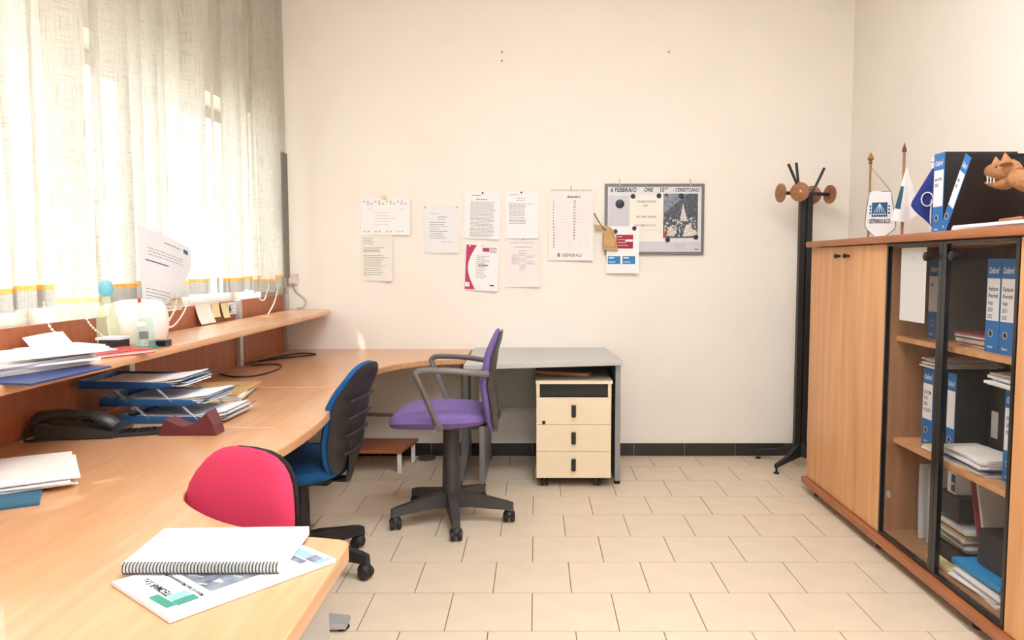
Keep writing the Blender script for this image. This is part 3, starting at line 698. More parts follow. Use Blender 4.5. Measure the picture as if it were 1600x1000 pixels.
# pink certificate
s_, r_ = wall_sheet('pink_certificate', 'certificate with a crimson curved band down its left side', -.449, -.230, 1.082, 1.385, 'paper', .018, R(3), pins=((.5, .05),))
m = MB(); pts = [(.008, .012)]
arc = [(.075-.0+.0-.055*math.sin(math.pi*t)*.95, .012+.284*t) for t in [k/12 for k in range(13)]]
for k in range(12): a, b = arc[k], arc[k+1]; s_.poly(m, [(.008, a[1]), (.008, b[1]), b, a])
s_.part('curved_band', m, 'pink_print', r_); m = MB(); s_.rect(m, .112, .028, .155, .052); s_.part('header_block', m, 'pink_print', r_)
m = MB(); s_.rect(m, .010, .252, .038, .280, .0016); s_.part('emblem', m, 'paper', r_)
m = MB()
for k in range(2): s_.rect(m, .162+k*.022, .026, .166+k*.022, .056); s_.rect(m, .174+k*.022, .026, .178+k*.022, .056); s_.rect(m, .166+k*.022, .026, .174+k*.022, .030); s_.rect(m, .166+k*.022, .052, .174+k*.022, .056)
s_.lines(m, .075, .17, .08, .22, 13, .0026, .5, 21); s_.part('print', m, 'ink', r_)
m = MB(); s_.rect(m, .168, .262, .196, .270); s_.part('stamp', m, 'ink_black', r_)
m = MB(); s_.lines(m, .09, .16, .135, .142, 2, .003, .2, 3); s_.part('red_line', m, 'red_print', r_)
# organisation chart
s_, r_ = wall_sheet('chart_sheet', 'sheet with a small organisation chart pinned under the list sheet', -.192, .024, 1.10, 1.405, 'paper_pink', .014, pins=((.5, .01),))
m = MB(); s_.lines(m, .03, .19, .02, .02, 1); s_.lines(m, .06, .17, .048, .048, 1, .003)
def frame(mb, a0, b0, a1, b1, t=.0012):
    s_.rect(mb, a0, b0, a1, b0+t); s_.rect(mb, a0, b1-t, a1, b1); s_.rect(mb, a0, b0, a0+t, b1); s_.rect(mb, a1-t, b0, a1, b1)
for q in ((.085, .07, .13, .092), (.085, .098, .13, .13), (.04, .098, .08, .116), (.04, .12, .08, .135), (.135, .10, .185, .118), (.085, .136, .13, .168), (.135, .138, .185, .158), (.04, .14, .08, .158), (.09, .172, .125, .192)): frame(m, *q); s_.lines(m, q[0]+.005, q[2]-.004, q[1]+.006, q[3]-.006, 2, .0015, .3, int(q[0]*999))
s_.part('chart', m, 'ink', r_)
# calendar
s_, r_ = wall_sheet('wall_calendar', 'tall wall calendar with a spiral top hanging between sheets and whiteboard', .083, .368, 1.272, 1.715, 'paper_pink', .018, R(.5), pins=(), lift=.011, cat='calendar')
m = MB()
for k in range(31):
    c0 = .028 if k < 17 else .158; kk = k if k < 17 else k-17
    s_.text(m, str(k+1), c0, .072+kk*.0182, .014)
s_.text(m, 'dicembre', .115, .046, .022, shear=.3); s_.part('dates', m, 'ink_black', r_)
m = MB()
for k in range(17): s_.rect(m, .05, .0725+k*.0182, .145, .0733+k*.0182); s_.rect(m, .18, .0725+k*.0182, .265, .0733+k*.0182)
frame(m, .145, .325, .20, .365, .001); s_.part('rules', m, 'ink_light', r_)
m = MB(); s_.text(m, 'GENERALI', .088, .418, .026, width=.125); s_.rect(m, .06, .398, .075, .420); s_.part('lettering', m, 'ink', r_)
m = MB()
for k in range(30): p = s_.fn(.012+k*.009, 0, .0); m.tube([p+Vector((0, .002*math.cos(t)-.002, .006*math.sin(t)+.001)) for t in [i*2*math.pi/6 for i in range(6)]], .0009, 4, True)
b_ = part('spiral', m, 'dark_grey_plastic', r_); b_['kind'] = 'stuff'
part('hook', MB().tube([(.225, 4.918, 1.742), (.225, 4.905, 1.735), (.225, 4.905, 1.722), (.232, 4.907, 1.712)], .003, 6), 'light_metal', r_)
# whiteboard
wx0, wx1, wz0, wz1 = .44, 1.072, 1.308, 1.756
wb = root('whiteboard', 'grey-framed whiteboard with notes, magnets and a photo', 'whiteboard', ((wx0+wx1)/2, 4.92, wz0))
part('board', MB().box(wx0+.01, wx1-.01, 4.906, 4.916, wz0+.01, wz1-.01), 'board_white', wb)
FW = .018
for a in ((wx0, wx1, wz1-FW, wz1), (wx0, wx1, wz0, wz0+FW), (wx0, wx0+FW, wz0+FW, wz1-FW), (wx1-FW, wx1, wz0+FW, wz1-FW)): part('frame_bar', MB().box(a[0], a[1], 4.900, 4.919, a[2], a[3], .002), 'frame_grey', wb)
for x in (.533, .982): part('hook', MB().tube([(x, 4.918, wz1+.03), (x, 4.905, wz1+.025), (x, 4.902, wz1+.002), (x, 4.898, wz1-.012)], .004, 6), 'light_metal', wb)
bw, bh = wx1-wx0, wz1-wz0
sb = Sheet(bw, bh, lambda a, b, d: Vector((wx0+a, 4.906-d, wz1-b)), 2, 2)
u5 = .632/765.     # metres per unit of the measured layout
m = MB(); sb.text(m, '6 FEBBRAIO', .036, .052, .040, .0006, .15, .165); sb.text(m, 'ORE', .246, .050, .036, .0006, .2, .062); sb.text(m, '10', .344, .052, .040, .0006, .2, .034); sb.text(m, '00', .380, .036, .018, .0006, .2, .022); sb.text(m, ': CERBSTCANO', .432, .050, .032, .0006, .2, .172)
sb.part('handwriting', m, 'ink_black', wb)
m = MB(); sb.rect(m, .022, .075, .157, .268, .0006); sb.rect(m, .22, .365, .61, .425, .0004); sb.part('grey_sheet', m, 'board_grey', wb)
m = MB(); sb.lines(m, .03, .15, .165, .255, 6, .0015, .1, 4); sb.part('rules', m, 'ink_light', wb)
pg = root('typed_notice', 'white notice with a phone number held by magnets on the whiteboard', 'paper', (.70, 4.905, 1.40))
part('page', MB().box(wx0+.158, wx0+.372, 4.9048, 4.9056, wz1-.365, wz1-.068), 'paper_warm', pg)
m = MB()
for t, a, b, w in (('TECMAR SERVICE', .20, .118, .125), ('S.R.L.', .245, .143, .032), ('TEL. 0587 606060', .197, .214, .13), ('FAX 0587 60 70 10', .19, .268, .135)): sb.text(m, t, a, b, .017, .0016, 0, w)
sb.rect(m, .20, .292, .36, .2928, .0016); sb.part('lettering', m, 'ink', pg)
ph = root('photo_print', 'photo of a crowd around a tall conical tree on the whiteboard', 'photo', (.92, 4.905, 1.45))
part('print_sheet', MB().box(wx0+.372, wx0+.592, 4.9047, 4.9056, wz1-.342, wz1-.062), 'photo_mid', ph)
def ps(name, mt, polys):
    mm = MB()
    for q in polys: sb.poly(mm, [(.372+a*.22, .062+b*.28) for a, b in q], .0017)
    return sb.part(name, mm, mt, ph)
ps('dark_hills', 'photo_dark', [[(.02, .45), (.35, .22), (.75, .0), (1, 0), (1, .55), (.5, .6), (.02, .66)]])
mm = MB(); sb.poly(mm, [(.372+a*.22, .062+b*.28) for a, b in ((.48, .62), (.57, .22), (.70, .62))], .0021); sb.part('cone_tree', mm, 'photo_light', ph)
mm = MB(); sb.poly(mm, [(.372+a*.22, .062+b*.28) for a, b in ((0, .62), (1, .55), (1, 1), (0, 1))], .0019); sb.part('crowd', mm, 'photo_dark', ph)
mm = MB(); rd = random.Random(5)
for k in range(120): a, b = rd.uniform(.02, .94), rd.uniform(.52, .93); q = rd.uniform(.02, .05); sb.rect(mm, .372+a*.22, .062+b*.28, .372+a*.22+q*.2, .062+b*.28+q*.25, .0023)
for q in ([(.10, .95), (.16, .78), (.22, .72), (.30, .80), (.40, .88), (.3, .97)], [(.56, .97), (.62, .84), (.66, .70), (.78, .70), (.84, .80), (.98, .86), (.98, .95)]): sb.poly(mm, [(.372+a*.22, .062+b*.28) for a, b in q], .0024)
o_ = sb.part('crowd_figures', mm, 'photo_light', ph); o_['kind'] = 'stuff'
mm = MB(); sb.rect(mm, .373, .30, .395, .338, .0026); sb.part('red_figure', mm, 'photo_red', ph)
for lbm, a, b, rr, d in (('large dark magnet alone on the grey sheet', .095, .127, .028, 0), ('round magnet at top left of the typed notice', .178, .079, .0155, .0012), ('round magnet at top right of the typed notice', .343, .076, .0155, .0012), ('magnet on top of the crowd photo', .484, .078, .017, .0012),
                          ('tiny magnet at the top left of the crowd photo', .390, .070, .008, .0012), ('magnet below the left side of the crowd photo', .402, .355, .0155, .0), ('magnet at the lower right corner of the crowd photo', .582, .338, .0155, .0012)):
    thing('magnet', MB().lathe([(rr, 0), (rr, .004), (rr*.85, .0065), (rr*.4, .0065)], 18, Matrix.Translation((wx0+a, 4.9055-d, wz1-b)) @ Matrix.Rotation(R(90), 4, 'X')), 'magnet', lbm, 'magnet', 'round magnets on the whiteboard')
m = MB(); sb.rect(m, .443, .377, .528, .418, .0007); sb.part('label_strip', m, 'board_grey', wb)
m = MB(); sb.lines(m, .448, .52, .385, .408, 3, .0015, .3, 8); sb.rect(m, .574, .410, .598, .419, .0008); sb.part('small_print', m, 'ink', wb)
# sheet with cards under the board
s_, r_ = wall_sheet('card_sheet', 'white sheet with one red and two blue cards hanging from the whiteboard', .452, .658, 1.188, 1.488, 'paper', .012, lift=.022, pins=())
m = MB(); s_.rect(m, .062, .055, .168, .142); s_.part('red_card', m, 'red_print', r_)
m = MB()
for k in range(4): s_.rect(m, .068, .066+k*.018, .10+.012*k, .069+k*.018, .0014)
s_.rect(m, .118, .084, .166, .098, .0014); s_.part('card_print', m, 'paper', r_)
for a in (.008, .102):
    m = MB(); s_.rect(m, a, .190, a+.08, .240); s_.part('blue_card', m, 'blue_print', r_)
    m = MB(); s_.rect(m, a+.006, .198, a+.04, .204, .0014); s_.rect(m, a+.006, .225, a+.05, .229, .0014); s_.part('card_print', m, 'paper', r_)
for lbm, x, z in (('magnet at the upper right of the card sheet', .627, 1.474), ('magnet above the red card beside the kraft tag', .507, 1.455)):
    thing('magnet', MB().lathe([(.0135, 0), (.0135, .004), (.011, .0065), (.005, .0065)], 16, Matrix.Translation((x, 4.893, z)) @ Matrix.Rotation(R(90), 4, 'X')), 'magnet', lbm, 'magnet', 'round magnets on the whiteboard')
# kraft tag with cord between calendar and board
kt = root('kraft_tag', 'brown kraft paper tag hanging between calendar and whiteboard', 'tag', (.47, 4.88, 1.33))
m = MB(); mp_ = Matrix(((1, 0, 0, 0), (0, 0, -1, 4.885), (0, 1, 0, 0), (0, 0, 0, 1)))
part('tag_card', MB().prism([(.424, 1.338), (.522, 1.330), (.508, 1.42), (.490, 1.470), (.462, 1.488), (.426, 1.492)], 0, .002, 0, mp_), 'kraft', kt)
part('tag_card', MB().prism([(.378, 1.462), (.420, 1.470), (.430, 1.486), (.372, 1.500)], -.004, -.002, 0, mp_), 'kraft', kt)
part('cord', MB().tube([(.372, 4.894, 1.57), (.395, 4.888, 1.525), (.425, 4.884, 1.478), (.45, 4.882, 1.46)], .003, 6), 'cable', kt)
part('print_line', MB().tube([(.432, 4.8825, 1.47), (.428, 4.8825, 1.36), (.508, 4.8825, 1.352), (.502, 4.8825, 1.40), (.476, 4.8825, 1.465)], .0012, 5), 'ink_black', kt)
for i, (x, z, lb) in enumerate(((-.212, 2.573, 'upper of two small nails high on the back wall'), (-.212, 2.52, 'lower of two small nails high on the back wall'), (.835, 2.575, 'single small nail high above the whiteboard'))):
    thing('nail', MB().lathe([(.003, 0), (.003, .012), (.006, .013), (.006, .015)], 8, Matrix.Translation((x, 4.92, z)) @ Matrix.Rotation(R(90), 4, 'X')), 'stick_wood', lb, 'nail', 'nails in the back wall')
sk = root('wall_socket', 'white wall socket box above the shelf in the left corner', 'socket', (-1.55, 4.92, 1.12))
part('box', MB().box(-1.585, -1.525, 4.885, 4.92, 1.118, 1.185, .004), 'socket', sk)
part('lid', MB().box(-1.578, -1.532, 4.878, 4.885, 1.126, 1.177, .003), 'socket', sk)
thing('wall_cable', MB().tube(smooth_path3([(-1.555, 4.905, 1.12), (-1.54, 4.91, 1.07), (-1.48, 4.905, 1.02), (-1.485, 4.90, .975), (-1.53, 4.895, .965)]), .003, 6), 'cable_grey', 'thin grey cable hanging from the wall socket to the shelf', 'cable')
thing('wall_conduit', MB().box(-1.60, -1.588, 4.885, 4.918, .962, 1.22, .003), 'light_metal', 'thin metal conduit beside the wall socket', 'conduit')

# ================================================================== BINDERS
def binder(label, y, z, x=1.575, w=.078, h=.318, dp=.285, tilt=0., words=(), group='lever-arch binders', brand=True, rotz=0., cat='binder', cover='binder_black'):
    """lever-arch file: spine faces -X; y = edge of the spine nearer the back wall; tilt leans the top towards the viewer"""
    r = root('binder', label, cat, (x, y, z), rotz, group); r.rotation_euler = (tilt, 0, rotz)
    def P(a, b, d): return Vector((-.0012-d, -a, h-b))       # spine plane, a to the right as seen, b down
    sp = Sheet(w, h, P, 2, 4)
    m = MB(); m.box(0, dp, -.0025, 0, 0, h); part('cover', m, cover, r, True); m = MB(); m.box(0, dp, -w, -w+.0025, 0, h); part('cover', m, cover, r, True)
    part('spine', MB().box(-.001, .002, -w, 0, 0, h, .0008), 'binder_blue', r, True)
    part('page_block', MB().box(.012, dp-.02, -w+.012, -.012, .006, h-.018), 'paper', r, True)
    def pr(name, mt, fnc):
        mb = MB(); fnc(mb); mb.flat_ok = True; part(name, mb, mt, r, True)
    b0, b1 = h*.21, h*.66
    pr('spine_label', 'paper', lambda mb: sp.rect(mb, w*.05, b0, w*.95, b1, .0004))
    if brand:
        pr('brand_lettering', 'paper', lambda mb: sp.text(mb, 'Oxford', w*.10, h*.155, .03, .0006, .25, w*.76))
        pr('small_lettering', 'paper', lambda mb: sp.text(mb, 'Oxford', w*.2, h*.955, .012, .0006, .2, w*.4))
    if words:
        def hw(mb):
            for k, t in enumerate(words): sp.text(mb, t, w*.14, b0+.042+k*.024, .02, .0007, .15, w*(.70 if len(t) > 4 else .36))
        pr('handwriting', 'ink_black', hw)
    hm = Matrix.Translation((-.001, -w*.42, h*.20)) @ Matrix.Rotation(R(-90), 4, 'Y')
    part('finger_ring', MB().lathe([(.0135, .0), (.0135, .002), (.0095, .002), (.0095, 0)], 18, hm, False), 'light_metal', r, True)
    part('finger_hole', MB().lathe([(.0095, .0005), (.0095, .001)], 16, hm), 'black_plastic', r, True)
    return r
ZT = 1.3685
binder('white-labelled blue binder standing upright on top of the cabinets', 3.135, ZT, 1.615, .080, .322, words=('arch.', '2001'), brand=True)
binder('thin blue and black binder leaning on top of the cabinets', 3.045, ZT+.021, 1.60, .045, .315, tilt=R(31), words=('2004', 'ABC'), brand=True)
binder('left of the two matching binders on the upper glass-cabinet shelf', 2.669, .945, 1.575, .080, .322, words=('Fatture', 'Fornit', 'Acqu', '2010', 'DOC'))
binder('right of the two matching binders on the upper glass-cabinet shelf', 2.587, .945, 1.575, .080, .322, words=('Fatture', 'Fornit', 'Vend', '2011', 'DOC'))
binder('binder behind the left glass door next to the taped white sheet', 3.150, .945, 1.62, .078, .322, words=('2005',), cover='binder_cover_hazed')
binder('handwritten binder on the middle shelf behind the left glass door', 3.128, .508, 1.60, .082, .322, words=('DDT/M.', 'IVA', '2005', 'ACQUISTI'))
binder('binder on the middle shelf beside the centre door frame', 2.942, .508, 1.60, .060, .322, words=())
binder('binder standing at the right end of the middle shelf', 2.577, .508, 1.60, .075, .322, words=('IVA', '2006', 'VENDITE'))
# box file with dark side on the middle shelf
bx = root('box_file', 'large black box file behind papers on the middle shelf', 'box file', (1.75, 2.75, .508))
part('case', MB().box(1.715, 1.905, 2.60, 2.86, .508, .84, .002), 'binder_black', bx); part('spine_label', MB().box(1.713, 1.7148, 2.80, 2.84, .60, .70), 'paper_grey', bx)

# ---- loose paper helpers
def paper_stack(name, label, cx, cy, z, w, d, rz=0., n=5, t=.004, mats=('paper', 'paper_warm', 'paper'), jit=.012, jr=4., bend=0., cat='papers', group=None, seed=1):
    rd = random.Random(seed); r = root(name, label, cat, (cx, cy, z), rz, group); zz = 0.
    for k in range(n):
        ox, oy, a = rd.uniform(-jit, jit), rd.uniform(-jit, jit), R(rd.uniform(-jr, jr)); tt = t*rd.uniform(.7, 1.2); ca, sa = math.cos(a), math.sin(a)
        def f(u, v, h, zz=zz, ox=ox, oy=oy, ca=ca, sa=sa):
            x, y = u-w/2, v-d/2
            return Vector((ox+x*ca-y*sa, oy+x*sa+y*ca, zz+h+bend*(max(0, x/w+.1)**2)*(k+1)/n))
        s_ = Sheet(w, d, f, 5, 3); mb = s_.page(-tt); part('sheet', mb, mats[k % len(mats)], r, True); zz += tt+.0006
    return r, zz
# glass cabinet contents
dg = root('taped_sheet', 'white printed sheet taped inside the left glass door', 'paper', (CF+.014, 3.05, 1.02))
sg = Sheet(.203, .295, lambda a, b, d: Vector((CF+.0125-d, 3.152-a, 1.314-b)), 2, 2)
part('page', MB().box(CF+.0125, CF+.0133, 2.949, 3.152, 1.019, 1.314), 'paper', dg)
m = MB(); sg.text(m, 'A', .095, .05, .024, .0004); sg.lines(m, .06, .15, .09, .09, 1, .0012); sg.part('print', m, 'ink_light', dg)
paper_stack('paper_pile', 'flat pile of magazines beside the matching binders on the upper shelf', 1.73, 2.80, .9455, .26, .20, 0, 7, .007, ('paper_grey', 'photo_red', 'paper', 'paper_warm', 'newsprint'), .012, 5, group='paper piles in the glass cabinet', seed=2)
paper_stack('paper_pile', 'grey papers lying over the handwritten binder on the middle shelf', 1.72, 3.075, .832, .25, .12, 0, 5, .006, ('paper', 'paper_grey'), .02, 7, group='paper piles in the glass cabinet', seed=3)
paper_stack('paper_pile', 'loose papers sticking out above the binder at the right end', 1.70, 2.57, .832, .24, .16, 0, 5, .008, ('paper', 'paper', 'paper_grey'), .02, 9, group='paper piles in the glass cabinet', seed=4)
paper_stack('paper_pile', 'wide pile of white papers over a dark blue folder on the middle shelf', 1.62, 2.73, .5075, .14, .26, 0, 8, .0075, ('paper_warm', 'paper', 'folder_blue', 'folder_blue', 'paper', 'paper_grey', 'paper'), .010, 6, group='paper piles in the glass cabinet', seed=5)
paper_stack('paper_pile', 'few pale papers lying at the left end of the middle shelf', 1.62, 2.995, .5075, .12, .07, 0, 3, .006, ('note_yellow', 'paper'), .008, 8, group='paper piles in the glass cabinet', seed=6)
pl = root('plastic_sleeves', 'bundle of clear plastic sleeves standing in the lower left of the glass cabinet', 'sleeves', (1.72, 3.11, .1005))
for k in range(4):
    f = lambda a, b, d, k=k: Vector((1.60+a+.004*k, 3.155-k*.022+d+.010*math.sin(7*b+k), .415-b))
    s_ = Sheet(.22, .312, f, 3, 8); part('sleeve', s_.page(), 'paper_grey' if k % 2 else 'plastic_sleeve', pl)
sb_ = root('small_box', 'small white and blue box at the top of the lower compartment', 'box', (1.66, 2.92, .36))
part('carton', MB().box(1.615, 1.72, 2.885, 2.945, .362, .445, .002), 'paper', sb_); part('front_panel', MB().box(1.613, 1.6148, 2.888, 2.915, .372, .438), 'folder_blue', sb_); part('lettering', MB().box(1.612, 1.6128, 2.892, 2.910, .398, .406), 'paper', sb_)
thing('dark_carton', MB().box(1.60, 1.88, 2.83, 2.99, .275, .361, .003), 'box_dark', 'dark carton below the small white and blue box', 'box')
paper_stack('newspaper_pile', 'folded newspapers with brown pictures in the lower glass compartment', 1.73, 2.885, .172, .25, .21, 0, 7, .013, ('newsprint', 'paper_grey', 'newsprint', 'paper_grey', 'kraft'), .008, 3, cat='newspapers', seed=7)
thing('black_tray', MB().box(1.59, 1.88, 2.78, 3.0, .101, .17, .004), 'black_plastic', 'black plastic tray under the newspapers in the glass cabinet', 'tray')
thing('yellow_pad', MB().box(1.535, 1.583, 2.75, 2.93, .101, .113, .001), 'note_yellow', 'pale yellow pad at the front of the lower glass compartment', 'pad')
m = MB(); Ml = Matrix.Translation((1.74, 2.79, .24)) @ Matrix.Rotation(R(16), 4, 'X')
fl_ = root('leaning_folder', 'large grey paper folder leaning in the lower right compartment', 'folder', (1.74, 2.73, .24))
part('cover', MB().box(-.12, .12, -.006, .006, 0, .23, .001, Matrix.Translation((1.76, 2.735, .245)) @ Matrix.Rotation(R(-16), 4, 'X')), 'paper_grey', fl_)
part('cover', MB().box(-.12, .12, -.003, .003, 0, .22, .001, Matrix.Translation((1.75, 2.758, .245)) @ Matrix.Rotation(R(-16), 4, 'X')), 'photo_red', fl_)
thing('black_box', MB().box(1.60, 1.89, 2.46, 2.70, .172, .30, .003), 'box_dark', 'big black box in the lower right of the glass cabinet', 'box')
thing('cyan_folder', MB().box(-.04, .06, -.15, .15, 0, .022, .004, Matrix.Translation((1.585, 2.62, .148)) @ Matrix.Rotation(R(-2), 4, 'X')), 'folder_cyan', 'bright cyan folder on white papers under the black box', 'folder')
paper_stack('paper_pile', 'fanned white papers below the cyan folder', 1.635, 2.61, .1005, .18, .29, 0, 6, .0068, ('paper', 'paper', 'paper_grey'), .014, 6, group='paper piles in the glass cabinet', seed=9)

# ================================================================== ON TOP OF THE CABINETS
def billboard(px, py):
    v = Vector((px, py, 0)).normalized(); return Vector((v.y, -v.x, 0)), -v     # right and towards the viewer side
def cloth(pts_fn, nu, nv):
    mb = MB(); vs = [pts_fn(i/nu, j/nv) for j in range(nv+1) for i in range(nu+1)]
    mb.add(vs, [(j*(nu+1)+i, (j+1)*(nu+1)+i, (j+1)*(nu+1)+i+1, j*(nu+1)+i+1) for j in range(nv) for i in range(nu)], True); mb.flat_ok = True; return mb
# pennant on a stand
bx_, by_ = 1.70, 3.93; rt, nr = billboard(bx_, by_); B0 = Vector((bx_, by_, ZT)); k_ = .00358
pn = root('pennant_stand', 'white pennant with a blue ship emblem hanging on a small wooden stand', 'pennant', tuple(B0))
part('base', MB().lathe([(.035, 0), (.035, .006), (.02, .012), (.008, .018)], 18, Matrix.Translation(B0)), 'stick_wood', pn)
part('pole', MB().tube([B0+Vector((0, 0, .01)), B0+Vector((0, 0, .385))], .0055, 8), 'brass', pn)
part('finial', MB().lathe([(.006, 0), (.011, .006), (.006, .013), (.016, .026), (.009, .042), (.001, .058)], 12, Matrix.Translation(B0+Vector((0, 0, .385)))), 'brass', pn)
def PN(s, z, d=0.): return B0+rt*s+nr*(.012+d+.006*math.sin(s*40))+Vector((0, 0, z))
def lerp(a, b, t): return a+(b-a)*t
prof = [(0.245, .0, .098), (.21, -.006, .104), (.14, -.014, .116), (.075, -.018, .126), (.055, -.008, .120), (.025, .022, .085), (.008, .035, .068)]
mb = MB(); vs = []
for z, a, b in prof:
    for i in range(7): vs.append(PN(lerp(a, b, i/6), z+(.004*math.sin(i))))
mb.add(vs, [(j*7+i, (j+1)*7+i, (j+1)*7+i+1, j*7+i+1) for j in range(len(prof)-1) for i in range(6)], True); mb.flat_ok = True; part('pennant_cloth', mb, 'flag_white', pn)
edge = [PN(b, z, .001) for z, a, b in prof]+[PN(a, z, .001) for z, a, b in prof[::-1]]
part('cord_edge', MB().tube(edge, .0018, 5, True), 'flag_teal', pn)
part('hanging_cord', MB().tube([PN(.004, .246), B0+nr*.006+Vector((0, 0, .375)), PN(.096, .246)], .0016, 5), 'flag_teal', pn)
mb = MB()
def prect(s0, z0, s1, z1, d=.0015):
    n = 4; mb.add([PN(lerp(s0, s1, i/n), z, d) for z in (z1, z0) for i in range(n+1)], [(i, n+1+i, n+2+i, i+1) for i in range(n)])
prect(.012, .118, .085, .190); mb.flat_ok = True; part('emblem', mb, 'emblem_blue', pn)
mb = MB()
for q in (-.026, -.013, 0, .013, .026): mb.add([PN(.047, .184, .0025), PN(.0495, .184, .0025), PN(.0495+q, .138, .0025), PN(.047+q, .138, .0025)], [(0, 3, 2, 1)])
for q in range(6): prect(.018+q*.011, .127, .025+q*.011, .133, .0025)
mb.flat_ok = True; part('emblem_lines', mb, 'flag_white', pn)
mb = MB(); vs, fs = text2d('OSTPUNOO & CO', .030, 0, .03); mx = max(v[0] for v in vs); mb.add([PN(.000+x/mx*.100, .086+y, .002) for x, y in vs], fs)
mb.flat_ok = True; part('lettering', mb, 'ink_black', pn)['kind'] = 'stuff'; mb = MB()
for s0 in (.002, .089):
    for q in range(3): prect(s0, .132+q*.017, s0+.007, .142+q*.017, .002)
mb.flat_ok = True; part('side_marks', mb, 'ink_black', pn)['kind'] = 'stuff'
# white flag on a wooden pole
B1 = Vector((1.75, 3.675, ZT)); rt1, nr1 = billboard(1.75, 3.675)
f2 = root('table_flag', 'draped white table flag on a brown wooden pole', 'flag', tuple(B1))
part('base', MB().lathe([(.038, 0), (.038, .008), (.01, .014)], 18, Matrix.Translation(B1)), 'stick_wood', f2)
part('pole', MB().tube([B1+Vector((0, 0, .008)), B1+rt1*-.002+Vector((0, 0, .41))], [.007, .0065], 8), 'stick_wood', f2)
part('finial', MB().lathe([(.008, 0), (.011, .010), (.007, .022), (.001, .045)], 10, Matrix.Translation(B1+rt1*-.002+Vector((0, 0, .408)))), 'burgundy', f2)
def FL(u, v):
    top = Vector((0, 0, .335)); a = -.004+(-.062+.004)*v*(1-u)+(.022)*v*u+.012*math.sin(v*3)*u
    z = .335-.225*v-.02*math.sin(u*math.pi)*v-.02*(1-u)*v
    return B1+rt1*(a+.012+.03*u*v)+nr1*(.014+.02*math.sin(u*6)*v)+Vector((0, 0, z))
part('flag_cloth', cloth(FL, 10, 10), 'flag_white', f2)
def FT(u, v): return B1+rt1*(-.012-.030*v-.018*v*(1-u)+.012*u)+nr1*.040+Vector((0, 0, .285-.115*v))
part('teal_print', cloth(lambda u, v: FL(.02+.26*u, .35+.42*v)+nr1*.003, 4, 5), 'flag_teal', f2)
def FS(u, v): return B1+rt1*(.004+.035*v+.012*u)+nr1*(.006+.004*u)+Vector((0, 0, .33-.15*v-.03*u*v))
part('flag_fold', cloth(FS, 4, 6), 'flag_white', f2)
# dark blue flag on a white pole
B2 = Vector((1.75, 3.415, ZT)); rt2, nr2 = billboard(1.75, 3.415)
f3 = root('table_flag', 'dark blue table flag with a white ring on a thin white pole', 'flag', tuple(B2))
part('base', MB().lathe([(.03, 0), (.03, .006), (.008, .012)], 18, Matrix.Translation(B2)), 'white_plastic', f3)
part('pole', MB().tube([B2+Vector((0, 0, .006)), B2+Vector((0, 0, .325))], .0042, 8), 'white_plastic', f3)
part('finial', MB().lathe([(.004, 0), (.009, .006), (.004, .012), (.006, .016), (.001, .022)], 10, Matrix.Translation(B2+Vector((0, 0, .325)))), 'white_plastic', f3)
def FB(u, v):
    a = -.115*v*(1-u)*(1.0 if v < .72 else 1-(v-.72)*2.6); z = .30-.215*v+.0*u
    return B2+rt2*(a*1.0+.016*u)+nr2*(.007+.008*math.sin(u*5)*v)+Vector((0, 0, z-.05*v*u))
part('flag_cloth', cloth(FB, 10, 12), 'flag_blue', f3)
part('ring_print', MB().tube([B2+rt2*(-.015+.023*math.cos(t))+nr2*.018+Vector((0, 0, .165+.030*math.sin(t))) for t in [k*2*math.pi/20 for k in range(20)]], .0028, 5, True), 'flag_white', f3)
# carved wooden animal
ca = root('carved_animal', 'carved wooden animal with open jaws and white teeth on the cabinets', 'carving', (1.66, 2.50, ZT))
def blob(pts, rs): return MB().tube(smooth_path3(pts, 5), [rs[min(len(rs)-1, i//5)]+(rs[min(len(rs)-1, i//5+1)]-rs[min(len(rs)-1, i//5)])*(i % 5)/5 for i in range((len(pts)-1)*5+1)], 14)
part('body', blob([(1.66, 2.38, 1.445), (1.66, 2.41, 1.48), (1.66, 2.50, 1.51), (1.655, 2.60, 1.525), (1.65, 2.66, 1.545)], [.055, .05, .046, .036, .03]), 'carved_wood', ca)
for y in (2.36, 2.50): part('leg', MB().tube([(1.66, y, 1.46), (1.655, y+.01, 1.41), (1.65, y+.02, ZT+.012), (1.65, y+.02, ZT+.006), (1.65, y+.02, ZT+.0005)], [.028, .02, .02, .022, .022], 10), 'carved_wood', ca)
hd = part('head', blob([(1.65, 2.645, 1.56), (1.65, 2.69, 1.575), (1.65, 2.74, 1.578), (1.65, 2.80, 1.583), (1.65, 2.815, 1.582)], [.02, .037, .036, .026, .016]), 'carved_wood', ca)
part('jaw', blob([(1.65, 2.66, 1.545), (1.648, 2.71, 1.53), (1.645, 2.77, 1.534), (1.643, 2.825, 1.545)], [.022, .022, .014, .003]), 'carved_wood', ca)
for x, y in ((1.615, 2.66), (1.64, 2.755)): part('ear', MB().lathe([(.022, -.006), (.014, .014), (.001, .036)], 8, Matrix.Translation((x, y, 1.596)) @ Matrix.Rotation(R(-12), 4, 'X')), 'carved_wood', hd)
for y, zt in ((2.785, 1.565), (2.765, 1.562), (2.745, 1.56)): part('tooth', MB().tube([(1.628, y, zt), (1.628, y, 1.538)], [.0035, .002], 6), 'teeth', hd)
part('eye', MB().lathe([(.006, 0), (.006, .002), (.002, .004)], 10, Matrix.Translation((1.617, 2.715, 1.588)) @ Matrix.Rotation(R(-90), 4, 'Y')), 'burgundy', hd)
paper_stack('loose_papers', 'white papers lying at the edge of the cabinet top under the carving', 1.548, 2.52, ZT, .14, .42, 0, 3, .005, ('paper', 'paper', 'paper_grey'), .006, 2, cat='papers', seed=12)
